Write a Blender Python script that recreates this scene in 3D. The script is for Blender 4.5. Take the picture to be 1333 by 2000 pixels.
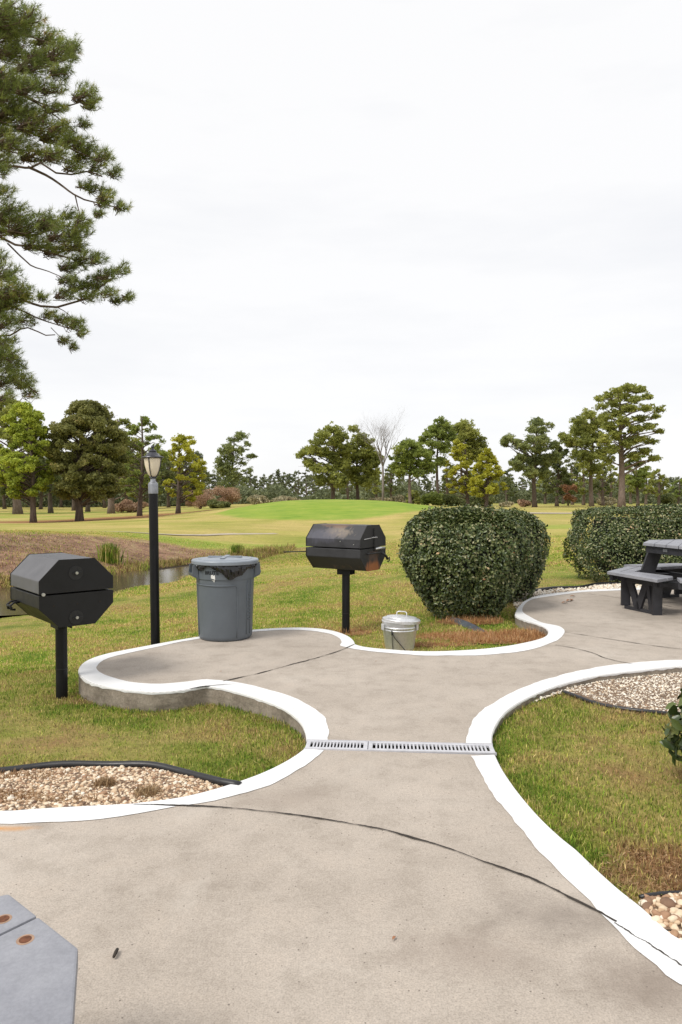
import bpy, bmesh, math, random
import numpy as np
from mathutils import Vector, Matrix
from mathutils.geometry import tessellate_polygon
R=math.radians
rng=np.random.default_rng(7); random.seed(7)
S=bpy.context.scene
for o in list(bpy.data.objects): bpy.data.objects.remove(o)
# ------------------------------------------------ camera, world, sun
H=1.4; F=1333.0; PITCH=math.atan(28/F)
cam=bpy.data.cameras.new('camera'); cam.sensor_fit='VERTICAL'; cam.sensor_height=36; cam.lens=24
cam.clip_start=.05; cam.clip_end=6000
co=bpy.data.objects.new('camera',cam); S.collection.objects.link(co); S.camera=co
co.location=(0,0,H); co.rotation_euler=(R(90)-PITCH,0,0)
SUN_EL=R(52); SUN_AZ=R(-128)   # azimuth clockwise from +Y
W=bpy.data.worlds.new("World"); S.world=W; W.use_nodes=True
nt=W.node_tree; nt.nodes.clear()
def wn(t,**k):
    n=nt.nodes.new(t)
    for a,b in k.items(): setattr(n,a,b)
    return n
sky=wn('ShaderNodeTexSky',sky_type='NISHITA',sun_disc=False,sun_elevation=SUN_EL,sun_rotation=SUN_AZ)
b1=wn('ShaderNodeBackground'); b1.inputs[1].default_value=.1; nt.links.new(sky.outputs[0],b1.inputs[0])
tc=wn('ShaderNodeTexCoord'); mp=wn('ShaderNodeMapping'); mp.inputs['Scale'].default_value=(1.2,1.2,5.5)
nt.links.new(tc.outputs['Generated'],mp.inputs[0])
nz=wn('ShaderNodeTexNoise'); nz.inputs['Scale'].default_value=1.7; nz.inputs['Detail'].default_value=6; nz.inputs['Roughness'].default_value=.55
nt.links.new(mp.outputs[0],nz.inputs[0])
cr=wn('ShaderNodeValToRGB'); cr.color_ramp.elements[0].position=.3; cr.color_ramp.elements[0].color=(.875,.88,.90,1)
cr.color_ramp.elements[1].position=.55; cr.color_ramp.elements[1].color=(.955,.952,.955,1)
nt.links.new(nz.outputs[0],cr.inputs[0])
b2=wn('ShaderNodeBackground'); b2.inputs[1].default_value=1.02; nt.links.new(cr.outputs[0],b2.inputs[0])
mx=wn('ShaderNodeMixShader'); mx.inputs[0].default_value=.93
nt.links.new(b1.outputs[0],mx.inputs[1]); nt.links.new(b2.outputs[0],mx.inputs[2])
wo=wn('ShaderNodeOutputWorld'); nt.links.new(mx.outputs[0],wo.inputs[0])
sl=bpy.data.lights.new('sun','SUN'); sl.energy=2.5; sl.angle=R(20); sl.color=(1,.955,.88)
so=bpy.data.objects.new('sun',sl); S.collection.objects.link(so)
sd=Vector((math.sin(SUN_AZ)*math.cos(SUN_EL),math.cos(SUN_AZ)*math.cos(SUN_EL),math.sin(SUN_EL)))
so.rotation_euler=(-sd).to_track_quat('-Z','Y').to_euler(); so.location=(0,-5,20)
S.render.engine='CYCLES'; S.view_settings.view_transform='Standard'; S.view_settings.look='None'
S.view_settings.gamma=1; S.view_settings.exposure=0.1; S.view_settings.use_curve_mapping=False
S.render.resolution_x=682; S.render.resolution_y=1024
# ------------------------------------------------ helpers
cp,sp_=math.cos(PITCH),math.sin(PITCH)
def ray(px,py):
    u=(px-666.5)/F; v=(1000-py)/F
    return np.array([u,cp+v*sp_,-sp_+v*cp])
def P(px,py,z=0.0):
    r=ray(px,py); t=(z-H)/r[2]; return np.array([r[0]*t,r[1]*t,z])
def D(px,py,d):
    r=ray(px,py); t=d/r[1]; return np.array([r[0]*t,d,H+r[2]*t])
def Dx(px,d): return (px-666.5)/F*d
def link(o): S.collection.objects.link(o); return o
def tag(o,label=None,cat=None,group=None,kind=None):
    if label: o['label']=label
    if cat: o['category']=cat
    if group: o['group']=group
    if kind: o['kind']=kind
    return o
def empty(name,loc=(0,0,0),rz=0,**k):
    o=bpy.data.objects.new(name,None); link(o); o.location=loc; o.rotation_euler=(0,0,rz); o.empty_display_size=.1
    return tag(o,**k)
def mk(name,v,f,mat,parent=None,smooth=False,rnd=None,attrs=None,bevel=0):
    me=bpy.data.meshes.new(name); v=np.asarray(v,dtype=np.float32).reshape(-1,3)
    if isinstance(f,np.ndarray):
        n,k=f.shape; me.vertices.add(len(v)); me.vertices.foreach_set('co',v.ravel())
        me.loops.add(n*k); me.polygons.add(n)
        me.loops.foreach_set('vertex_index',f.astype(np.int32).ravel())
        me.polygons.foreach_set('loop_start',np.arange(0,n*k,k,dtype=np.int32))
        me.update(calc_edges=True)
    else:
        me.from_pydata([tuple(map(float,a)) for a in v],[],[tuple(int(i) for i in a) for a in f]); me.update()
    if rnd is not None:
        a=me.attributes.new('rnd','FLOAT','POINT'); a.data.foreach_set('value',np.asarray(rnd,dtype=np.float32))
    if attrs:
        for k_,val in attrs.items():
            a=me.attributes.new(k_,'FLOAT','POINT'); a.data.foreach_set('value',np.asarray(val,dtype=np.float32))
    if smooth: me.polygons.foreach_set('use_smooth',[True]*len(me.polygons))
    me.materials.append(mat)
    if bevel:
        bm=bmesh.new(); bm.from_mesh(me); bmesh.ops.remove_doubles(bm,verts=bm.verts,dist=1e-5)
        es=[e for e in bm.edges if len(e.link_faces)==2 and e.calc_face_angle(0)>.35]
        bmesh.ops.bevel(bm,geom=es,offset=bevel,segments=2,profile=.6,affect='EDGES'); bm.to_mesh(me); bm.free()
    o=bpy.data.objects.new(name,me); link(o)
    if parent: o.parent=parent
    return o
class MB:
    def __init__(s): s.v=[]; s.f=[]
    def add(s,v,f):
        n=len(s.v); s.v+= [tuple(a) for a in v]; s.f+=[tuple(i+n for i in a) for a in f]; return s
    def box(s,c,d,rz=0,ry=0,rx=0):
        M=Matrix.Translation(c)@Matrix.Rotation(rz,4,'Z')@Matrix.Rotation(ry,4,'Y')@Matrix.Rotation(rx,4,'X')
        v=[M@Vector((x*d[0]/2,y*d[1]/2,z*d[2]/2)) for x in(-1,1) for y in(-1,1) for z in(-1,1)]
        return s.add(v,[(0,1,3,2),(4,6,7,5),(0,4,5,1),(2,3,7,6),(0,2,6,4),(1,5,7,3)])
    def beam(s,a,b,w,h):  # w horizontal-ish width, h other
        a=Vector(a);b=Vector(b);t=(b-a).normalized(); up=Vector((0,0,1))
        if abs(t.z)>.99: up=Vector((0,1,0))
        sx=t.cross(up).normalized(); uy=sx.cross(t)
        v=[p+sx*i*w/2+uy*j*h/2 for p in(a,b) for i,j in((-1,-1),(1,-1),(1,1),(-1,1))]
        return s.add(v,[(3,2,1,0),(4,5,6,7),(0,1,5,4),(1,2,6,5),(2,3,7,6),(3,0,4,7)])
    def prism(s,poly,z0,z1):
        n=len(poly); v=[(p[0],p[1],z0) for p in poly]+[(p[0],p[1],z1) for p in poly]
        return s.add(v,[tuple(range(n-1,-1,-1)),tuple(range(n,2*n))]+[(i,(i+1)%n,n+(i+1)%n,n+i) for i in range(n)])
    def prismx(s,poly,x0,x1):   # poly in (y,z), extruded along x
        n=len(poly); v=[(x0,p[0],p[1]) for p in poly]+[(x1,p[0],p[1]) for p in poly]
        return s.add(v,[tuple(range(n-1,-1,-1)),tuple(range(n,2*n))]+[(i,(i+1)%n,n+(i+1)%n,n+i) for i in range(n)])
    def tube(s,pts,r,n=8,cap=True):
        pts=[Vector(p) for p in pts]; rr=r if hasattr(r,'__len__') else [r]*len(pts)
        base=len(s.v); ref=None
        for i,p in enumerate(pts):
            t=(pts[min(i+1,len(pts)-1)]-pts[max(i-1,0)]).normalized()
            if ref is None:
                ref=t.orthogonal().normalized()
            ref=(ref-t*ref.dot(t)).normalized(); b=t.cross(ref)
            for k in range(n):
                a=2*math.pi*k/n; s.v.append(tuple(p+(ref*math.cos(a)+b*math.sin(a))*rr[i]))
        for i in range(len(pts)-1):
            for k in range(n):
                a=base+i*n+k; b_=base+i*n+(k+1)%n; s.f.append((a,b_,b_+n,a+n))
        if cap:
            s.f.append(tuple(base+k for k in range(n-1,-1,-1))); q=base+(len(pts)-1)*n; s.f.append(tuple(q+k for k in range(n)))
        return s
    def lathe(s,prof,n=32,c=(0,0,0)):
        base=len(s.v)
        for r,z in prof:
            for k in range(n):
                a=2*math.pi*k/n; s.v.append((c[0]+r*math.cos(a),c[1]+r*math.sin(a),c[2]+z))
        for i in range(len(prof)-1):
            for k in range(n):
                a=base+i*n+k; b=base+i*n+(k+1)%n; s.f.append((a,b,b+n,a+n))
        s.f.append(tuple(base+k for k in range(n-1,-1,-1))); q=base+(len(prof)-1)*n; s.f.append(tuple(q+k for k in range(n)))
        return s
    def build(s,name,mat,parent=None,smooth=False,bevel=0):
        return mk(name,s.v,s.f,mat,parent,smooth,bevel=bevel)
def shade_auto(o,ang=40):
    me=o.data; me.polygons.foreach_set('use_smooth',[True]*len(me.polygons))
    bm=bmesh.new(); bm.from_mesh(me)
    for e in bm.edges:
        if len(e.link_faces)==2 and e.calc_face_angle(0)>R(ang): e.smooth=False
    bm.to_mesh(me); bm.free(); return o
def catmull(pts,step=.04,closed=False):
    pts=[np.array(p,float) for p in pts]; out=[]; n=len(pts)
    for i in range(n if closed else n-1):
        if closed: p0,p1,p2,p3=pts[i-1],pts[i],pts[(i+1)%n],pts[(i+2)%n]
        else: p0,p1,p2,p3=pts[max(i-1,0)],pts[i],pts[i+1],pts[min(i+2,n-1)]
        L=np.linalg.norm(p2-p1)
        if L<1e-6: continue
        # centripetal
        def tj(ti,a,b): return ti+max(np.linalg.norm(b-a),1e-4)**.5
        t0=0;t1=tj(t0,p0,p1);t2=tj(t1,p1,p2);t3=tj(t2,p2,p3)
        m=max(1,int(L/step))
        for k in range(m):
            t=t1+(t2-t1)*k/m
            A1=(t1-t)/(t1-t0)*p0+(t-t0)/(t1-t0)*p1; A2=(t2-t)/(t2-t1)*p1+(t-t1)/(t2-t1)*p2; A3=(t3-t)/(t3-t2)*p2+(t-t2)/(t3-t2)*p3
            B1=(t2-t)/(t2-t0)*A1+(t-t0)/(t2-t0)*A2; B2=(t3-t)/(t3-t1)*A2+(t-t1)/(t3-t1)*A3
            out.append((t2-t)/(t2-t1)*B1+(t-t1)/(t2-t1)*B2)
    if not closed: out.append(pts[-1])
    return np.array(out)
def resample(c,n):
    c=np.asarray(c); s=np.r_[0,np.cumsum(np.linalg.norm(np.diff(c,axis=0),axis=1))]; t=np.linspace(0,s[-1],n)
    return np.stack([np.interp(t,s,c[:,i]) for i in range(c.shape[1])],1)
def inpoly(x,y,poly):
    x=np.asarray(x);y=np.asarray(y); ins=np.zeros(x.shape,bool); poly=np.asarray(poly)
    for i in range(len(poly)):
        x1,y1=poly[i-1][:2]; x2,y2=poly[i][:2]
        if y1==y2: continue
        c=((y1>y)!=(y2>y))&(x<(x2-x1)*(y-y1)/(y2-y1)+x1); ins^=c
    return ins
def distpoly(x,y,line):
    line=np.asarray(line)[:,:2]; d=np.full(np.shape(x),1e9)
    for a,b in zip(line[:-1],line[1:]):
        ab=b-a; L=ab@ab+1e-12; t=np.clip(((x-a[0])*ab[0]+(y-a[1])*ab[1])/L,0,1)
        d=np.minimum(d,np.hypot(x-a[0]-t*ab[0],y-a[1]-t*ab[1]))
    return d
def W2(pl,z=0): return [P(a,b,z) for a,b in pl]
# ------------------------------------------------ materials
class NT:
    def __init__(s,name):
        s.m=bpy.data.materials.new(name); s.m.use_nodes=True; s.t=s.m.node_tree; s.t.nodes.clear()
        s.out=s.n('ShaderNodeOutputMaterial'); s.p=s.n('ShaderNodeBsdfPrincipled'); s.l(s.p.outputs[0],s.out.inputs[0])
        s.tc=s.n('ShaderNodeTexCoord').outputs['Object']
    def n(s,t,**k):
        n=s.t.nodes.new(t)
        for a,b in k.items(): setattr(n,a,b)
        return n
    def l(s,a,b): s.t.links.new(a,b)
    def set(s,sock,v):
        if hasattr(v,'links') or isinstance(v,bpy.types.NodeSocket): s.l(v,sock)
        elif isinstance(v,(tuple,list)) and len(v)==3: sock.default_value=(*v,1) if len(sock.default_value)==4 else v
        else: sock.default_value=v
    def noise(s,scale,detail=4,rough=.55,co=None,dist=0,col=False,sc=None):
        n=s.n('ShaderNodeTexNoise'); n.inputs['Scale'].default_value=scale; n.inputs['Detail'].default_value=detail; n.inputs['Roughness'].default_value=rough; n.inputs['Distortion'].default_value=dist
        c=co or s.tc
        if sc:
            m=s.n('ShaderNodeMapping'); m.inputs['Scale'].default_value=sc; s.l(c,m.inputs[0]); c=m.outputs[0]
        s.l(c,n.inputs[0]); return n.outputs[1 if col else 0]
    def vor(s,scale,feat='F1',out='Distance',rand=1):
        n=s.n('ShaderNodeTexVoronoi',feature=feat); n.inputs['Scale'].default_value=scale; n.inputs['Randomness'].default_value=rand; s.l(s.tc,n.inputs[0]); return n.outputs[out]
    def ramp(s,f,stops,interp='LINEAR'):
        r=s.n('ShaderNodeValToRGB'); r.color_ramp.interpolation=interp; e=r.color_ramp.elements
        while len(e)<len(stops): e.new(.5)
        for i,(p,c) in enumerate(stops):
            e[i].position=p; e[i].color=(*c,1) if hasattr(c,'__len__') else (c,c,c,1)
        s.l(f,r.inputs[0]); return r.outputs[0]
    def mix(s,f,a,b,mode='MIX'):
        m=s.n('ShaderNodeMix',data_type='RGBA',blend_type=mode); s.set(m.inputs[0],f); s.set(m.inputs[6],a); s.set(m.inputs[7],b); return m.outputs[2]
    def math(s,op,a,b=0,c=None):
        m=s.n('ShaderNodeMath',operation=op); s.set(m.inputs[0],a); s.set(m.inputs[1],b)
        if c is not None: s.set(m.inputs[2],c)
        return m.outputs[0]
    def attr(s,n): 
        a=s.n('ShaderNodeAttribute'); a.attribute_name=n; return a.outputs['Fac']
    def bump(s,h,st=.3,dist=.01,prev=None):
        b=s.n('ShaderNodeBump'); b.inputs['Strength'].default_value=st; b.inputs['Distance'].default_value=dist; s.l(h,b.inputs['Height'])
        if prev: s.l(prev,b.inputs['Normal'])
        return b.outputs[0]
    def fin(s,col,rough=.8,metal=0,spec=None,normal=None,trans=0):
        s.set(s.p.inputs['Base Color'],col); s.set(s.p.inputs['Roughness'],rough); s.set(s.p.inputs['Metallic'],metal)
        if spec is not None: s.p.inputs['Specular IOR Level'].default_value=spec
        if normal: s.l(normal,s.p.inputs['Normal'])
        if trans:
            t=s.n('ShaderNodeBsdfTranslucent'); s.set(t.inputs[0],col); m=s.n('ShaderNodeMixShader'); m.inputs[0].default_value=trans
            s.l(s.p.outputs[0],m.inputs[1]); s.l(t.outputs[0],m.inputs[2]); s.l(m.outputs[0],s.out.inputs[0])
        return s.m
def spot(m,x,y,rx,ry,soft=.6,nz=None):
    g=m.n('ShaderNodeVectorMath',operation='SUBTRACT'); m.l(m.tc,g.inputs[0]); g.inputs[1].default_value=(x,y,0)
    g2=m.n('ShaderNodeVectorMath',operation='MULTIPLY'); m.l(g.outputs[0],g2.inputs[0]); g2.inputs[1].default_value=(1/rx,1/ry,0)
    g3=m.n('ShaderNodeVectorMath',operation='LENGTH'); m.l(g2.outputs[0],g3.inputs[0])
    v=g3.outputs['Value']
    if nz is not None: v=m.math('ADD',v,m.math('MULTIPLY',m.math('SUBTRACT',nz,.5),1.2))
    r=m.n('ShaderNodeMapRange'); r.inputs[1].default_value=1; r.inputs[2].default_value=1-soft; m.l(v,r.inputs[0]); return r.outputs[0]
def m_concrete():
    m=NT('concrete'); big=m.noise(.9,5,.6); med=m.noise(6,6,.65); fine=m.noise(170,3,.7); fin2=m.noise(60,4,.7)
    c=m.ramp(big,[(.3,(.365,.317,.270)),(.5,(.420,.368,.317)),(.7,(.462,.408,.355))])
    c=m.mix(.55,c,m.ramp(med,[(.25,(.60,.58,.55)),(.5,(.98,.98,.98)),(.75,(1.12,1.1,1.08))]),'MULTIPLY')
    c=m.mix(.75,c,m.ramp(fine,[(.3,(.62,.62,.62)),(.5,(1,1,1)),(.72,(1.3,1.28,1.24))]),'MULTIPLY')
    c=m.mix(.5,c,m.ramp(fin2,[(.3,(.75,.74,.73)),(.6,(1.08,1.08,1.08))]),'MULTIPLY')
    v=m.vor(26); v2=m.vor(9)
    wav=m.noise(14,7,.75,dist=1.2)
    c=m.mix(m.ramp(wav,[(.6,0),(.7,.35)]),c,(.30,.25,.205)); c=m.mix(m.ramp(m.noise(1.3,8,.75,dist=.8),[(.55,0),(.66,.22)]),c,(.58,.53,.47))
    c=m.mix(m.ramp(v,[(.0,.85),(.06,.75),(.10,0)]),c,(.12,.10,.085))   # small pits
    c=m.mix(m.ramp(v2,[(.0,.0),(.018,.0),(.03,0)]),c,(.7,.66,.6))
    # water stains
    st=m.noise(2.2,6,.7,dist=.6)
    c=m.mix(m.ramp(st,[(.54,0),(.76,.30)]),c,(.27,.23,.19))
    for (px,py,rx,ry,col,k) in [(1080,1790,.30,.16,(.20,.17,.145),.5),(1290,1920,.25,.2,(.2,.16,.13),.6),(0,1618,.16,.035,(.55,.25,.05),.85),(930,1860,.3,.15,(.25,.2,.165),.4),(560,1560,.35,.15,(.28,.23,.19),.4),(1130,1230,.8,.5,(.26,.225,.19),.3),(1250,1205,.6,.5,(.25,.22,.185),.35),(1050,1330,.3,.4,(.28,.24,.2),.2),(420,1262,.35,.12,(.24,.205,.17),.3)]:
        w=P(px,py); s_=spot(m,w[0],w[1],rx,ry,.9,med)
        c=m.mix(m.math('MULTIPLY',s_,k),c,col)
    b=m.bump(fine,.35,.003); b=m.bump(med,.25,.01,b)
    return m.fin(c,.85,normal=b,spec=.3)
def m_face():
    m=NT('kerb_face'); a=m.noise(9,6,.7); g=m.noise(80,4,.7); s_=m.noise(3,5,.7,sc=(1,1,6))
    c=m.ramp(a,[(.3,(.16,.13,.10)),(.55,(.30,.255,.205)),(.75,(.40,.35,.29))])
    c=m.mix(.6,c,m.ramp(g,[(.3,(.55,.55,.55)),(.6,(1.1,1.1,1.1))]),'MULTIPLY'); c=m.mix(m.ramp(s_,[(.5,0),(.7,.6)]),c,(.10,.09,.065))
    return m.fin(c,.95,normal=m.bump(g,.6,.006))
def m_paint():
    m=NT('kerb_paint'); a=m.noise(5,6,.7); g=m.noise(120,3,.7); w=m.noise(28,6,.75)
    c=m.ramp(a,[(.3,(.70,.70,.695)),(.6,(.77,.77,.775))]); c=m.mix(m.ramp(w,[(.62,0),(.74,.75)]),c,(.50,.45,.39)); c=m.mix(m.ramp(m.noise(3.1,8,.8,dist=.6),[(.56,0),(.68,.4)]),c,(.52,.50,.46)); c=m.mix(m.ramp(m.vor(7),[(.0,.9),(.02,.8),(.035,0)]),c,(.25,.22,.19))
    return m.fin(c,.6,normal=m.bump(g,.3,.002),spec=.3)
def m_simple(name,col,rough=.6,metal=0,var=.15,scale=20,bumpst=.1,spec=.5):
    m=NT(name); n=m.noise(scale,5,.6); k1=tuple(c*(1-var) for c in col); k2=tuple(min(1,c*(1+var)) for c in col)
    c=m.ramp(n,[(.3,k1),(.7,k2)]); r=m.ramp(m.noise(scale*.7,4),[(.3,max(0,rough-.08)),(.7,min(1,rough+.1))])
    return m.fin(c,r,metal,spec,m.bump(m.noise(scale*6,3),bumpst,.002))
def m_leaf(name,stops,rough=.45,trans=.15,spec=.5,scale=2,pat=.5):
    m=NT(name); r=m.attr('rnd'); n=m.noise(scale,3)
    f=m.math('ADD',m.math('MULTIPLY',r,1-pat),m.math('MULTIPLY',m.ramp(n,[(.3,0.),(.7,1.)]),pat))
    return m.fin(m.ramp(f,stops),rough,spec=spec,trans=trans)
def m_bark(name,a=(.05,.037,.03),b=(.16,.12,.095)):
    m=NT(name); n=m.noise(3,6,.7,sc=(3,3,.6)); v=m.vor(4)
    c=m.ramp(n,[(.3,a),(.7,b)]); return m.fin(c,.95,normal=m.bump(n,.8,.05))
GREEN=(.155,.200,.030); YEL=(.38,.31,.085); STRAW=(.42,.30,.13); BROWN=(.17,.10,.045)
def m_ground():
    m=NT('ground_grass'); big=m.noise(.16,5,.6); med=m.noise(.9,6,.65); sm=m.noise(7,5,.7); fi=m.noise(40,4,.7)
    d=m.attr('dist')
    c=m.ramp(med,[(.36,(.11,.15,.025)),(.45,(.19,.20,.04)),(.54,(.29,.25,.08)),(.66,(.27,.18,.08))])
    cf=m.ramp(big,[(.28,(.25,.28,.055)),(.45,(.38,.345,.10)),(.6,(.47,.38,.145)),(.78,(.41,.345,.12))])
    fs=m.ramp(m.noise(.9,5,.6,sc=(.25,1,1)),[(.3,(.78,.82,.7)),(.65,(1.08,1.05,1.05))])
    cf=m.mix(1,cf,fs,'MULTIPLY')
    c=m.mix(d,c,cf)
    c=m.mix(.55,c,m.ramp(sm,[(.28,(.55,.55,.5)),(.5,(1,1,1)),(.75,(1.25,1.2,1.1))]),'MULTIPLY')
    c=m.mix(.6,c,m.ramp(fi,[(.3,(.5,.5,.45)),(.6,(1.15,1.15,1.1))]),'MULTIPLY')
    c=m.mix(m.math('MULTIPLY',m.attr('lush'),m.ramp(sm,[(.2,.7),(.7,1.)])),c,m.ramp(m.noise(1.1,7,.75,sc=(.4,1,1)),[(.3,(.10,.21,.02)),(.42,(.165,.285,.03)),(.57,(.235,.33,.04)),(.70,(.36,.37,.09))]))
    c=m.mix(m.attr('straw'),c,m.ramp(sm,[(.3,(.20,.085,.035)),(.6,(.34,.17,.08)),(.8,(.42,.25,.12))]))
    cb=m.ramp(m.noise(1.6,6,.7),[(.3,(.13,.08,.055)),(.5,(.31,.185,.125)),(.62,(.38,.27,.16)),(.78,(.25,.23,.08))])
    cb=m.mix(.7,cb,m.ramp(sm,[(.3,(.45,.45,.45)),(.6,(1.15,1.15,1.15))]),'MULTIPLY')
    c=m.mix(m.attr('bank'),c,cb)
    c=m.mix(m.attr('mud'),c,(.06,.045,.03))
    return m.fin(c,.95,spec=.15,normal=m.bump(fi,.5,.03,m.bump(sm,.5,.05)))
def m_blade(name='grass_blade',k0=1.):
    m=NT(name); r=m.attr('rnd'); med=m.noise(.9,6,.65); loc=m.noise(5,4,.6); dr=m.attr('dry')
    f=m.math('ADD',m.math('MULTIPLY',r,.52),m.math('ADD',m.math('MULTIPLY',m.ramp(med,[(.38,0.),(.62,1.)]),.30),m.math('MULTIPLY',m.ramp(loc,[(.36,0.),(.64,1.)]),.34)))
    f=m.math('ADD',f,m.math('MULTIPLY',dr,.30)); f=m.math('SUBTRACT',f,.10)
    c=m.ramp(f,[(.05,(.085,.19,.022)),(.25,(.17,.28,.030)),(.42,(.27,.34,.045)),(.56,(.42,.40,.10)),(.70,(.56,.44,.20)),(.86,(.40,.25,.12)),(1.,(.20,.11,.05))])
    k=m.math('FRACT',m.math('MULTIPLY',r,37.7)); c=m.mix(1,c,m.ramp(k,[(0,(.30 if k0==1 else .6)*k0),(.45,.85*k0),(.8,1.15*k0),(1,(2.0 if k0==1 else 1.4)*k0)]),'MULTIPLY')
    return m.fin(c,.7,spec=.25,trans=.35)
def m_gravel(name,stops):
    m=NT(name); r=m.attr('rnd'); n=m.noise(60,4,.6)
    c=m.mix(.5,m.ramp(r,stops),m.ramp(n,[(.3,(.7,.68,.64)),(.65,(1.12,1.1,1.08))]),'MULTIPLY'); return m.fin(c,.75,normal=m.bump(n,.3,.003))
def m_water():
    m=NT('pond_water'); n=m.noise(2.5,4,.5,sc=(1,2.5,1))
    return m.fin((.085,.062,.036),.10,normal=m.bump(n,.03,.02),spec=.28)
def m_blackmetal(name='black_metal',rust=0,base=(.013,.013,.014),rough=.5):
    m=NT(name); n=m.noise(7,6,.7); g=m.noise(90,3,.6); c=m.ramp(n,[(.3,tuple(x*.8 for x in base)),(.7,tuple(x*1.3 for x in base))])
    if rust:
        s_=m.noise(4,6,.75,dist=.5); u=m.noise(10,5,.7,sc=(1,1,.25)); 
        f=m.math('MULTIPLY',m.ramp(s_,[(.44,0),(.62,1)]),rust)
        c=m.mix(f,c,m.ramp(u,[(.3,(.05,.025,.016)),(.55,(.14,.065,.035)),(.75,(.24,.17,.13))]))
    return m.fin(c,m.ramp(n,[(.3,rough-.1),(.7,rough+.12)]),0,.3,m.bump(g,.15,.002))
def m_rusty(name,specs,base=(.022,.022,.024)):
    m=NT(name); n=m.noise(9,6,.7); g=m.noise(90,3,.6); u=m.noise(16,6,.72,sc=(1,1,.3))
    c=m.ramp(n,[(.3,tuple(x*.8 for x in base)),(.7,tuple(x*1.6 for x in base))])
    for (x,y,z,rx,ry,rz,col,k) in specs:
        a=m.n('ShaderNodeVectorMath',operation='SUBTRACT'); m.l(m.tc,a.inputs[0]); a.inputs[1].default_value=(x,y,z)
        b=m.n('ShaderNodeVectorMath',operation='MULTIPLY'); m.l(a.outputs[0],b.inputs[0]); b.inputs[1].default_value=(1/rx,1/ry,1/rz)
        l_=m.n('ShaderNodeVectorMath',operation='LENGTH'); m.l(b.outputs[0],l_.inputs[0])
        v=m.math('ADD',l_.outputs['Value'],m.math('MULTIPLY',m.math('SUBTRACT',u,.5),2.2))
        r=m.n('ShaderNodeMapRange'); r.inputs[1].default_value=1.0; r.inputs[2].default_value=.5; m.l(v,r.inputs[0])
        c=m.mix(m.math('MULTIPLY',r.outputs[0],k),c,m.mix(u,tuple(q*.6 for q in col),tuple(min(1,q*1.4) for q in col)))
    return m.fin(c,m.ramp(n,[(.3,.42),(.7,.7)]),0,.5,m.bump(g,.2,.002))
def m_galv():
    m=NT('galvanised_steel'); v=m.ramp(m.vor(45),[(0,.75),(.6,1.)]); n=m.noise(5,5,.6)
    c=m.mix(.6,(.80,.81,.83),v,'MULTIPLY'); c=m.mix(.5,c,m.ramp(n,[(.3,(.7,.69,.67)),(.7,(1.05,1.05,1.05))]),'MULTIPLY')
    return m.fin(c,m.ramp(n,[(.3,.32),(.7,.5)]),.75)
def m_plank():
    m=NT('recycled_plank'); n=m.noise(14,6,.65); g=m.noise(140,3,.6); s_=m.noise(4,5,.6)
    c=m.ramp(s_,[(.3,(.215,.22,.25)),(.55,(.28,.285,.315)),(.75,(.33,.335,.365))]); c=m.mix(.5,c,m.ramp(n,[(.3,(.8,.8,.8)),(.65,(1.1,1.1,1.1))]),'MULTIPLY')
    c=m.mix(.4,c,m.ramp(g,[(.3,(.75,.75,.75)),(.7,(1.15,1.15,1.15))]),'MULTIPLY')
    return m.fin(c,.6,normal=m.bump(g,.3,.002))
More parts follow.
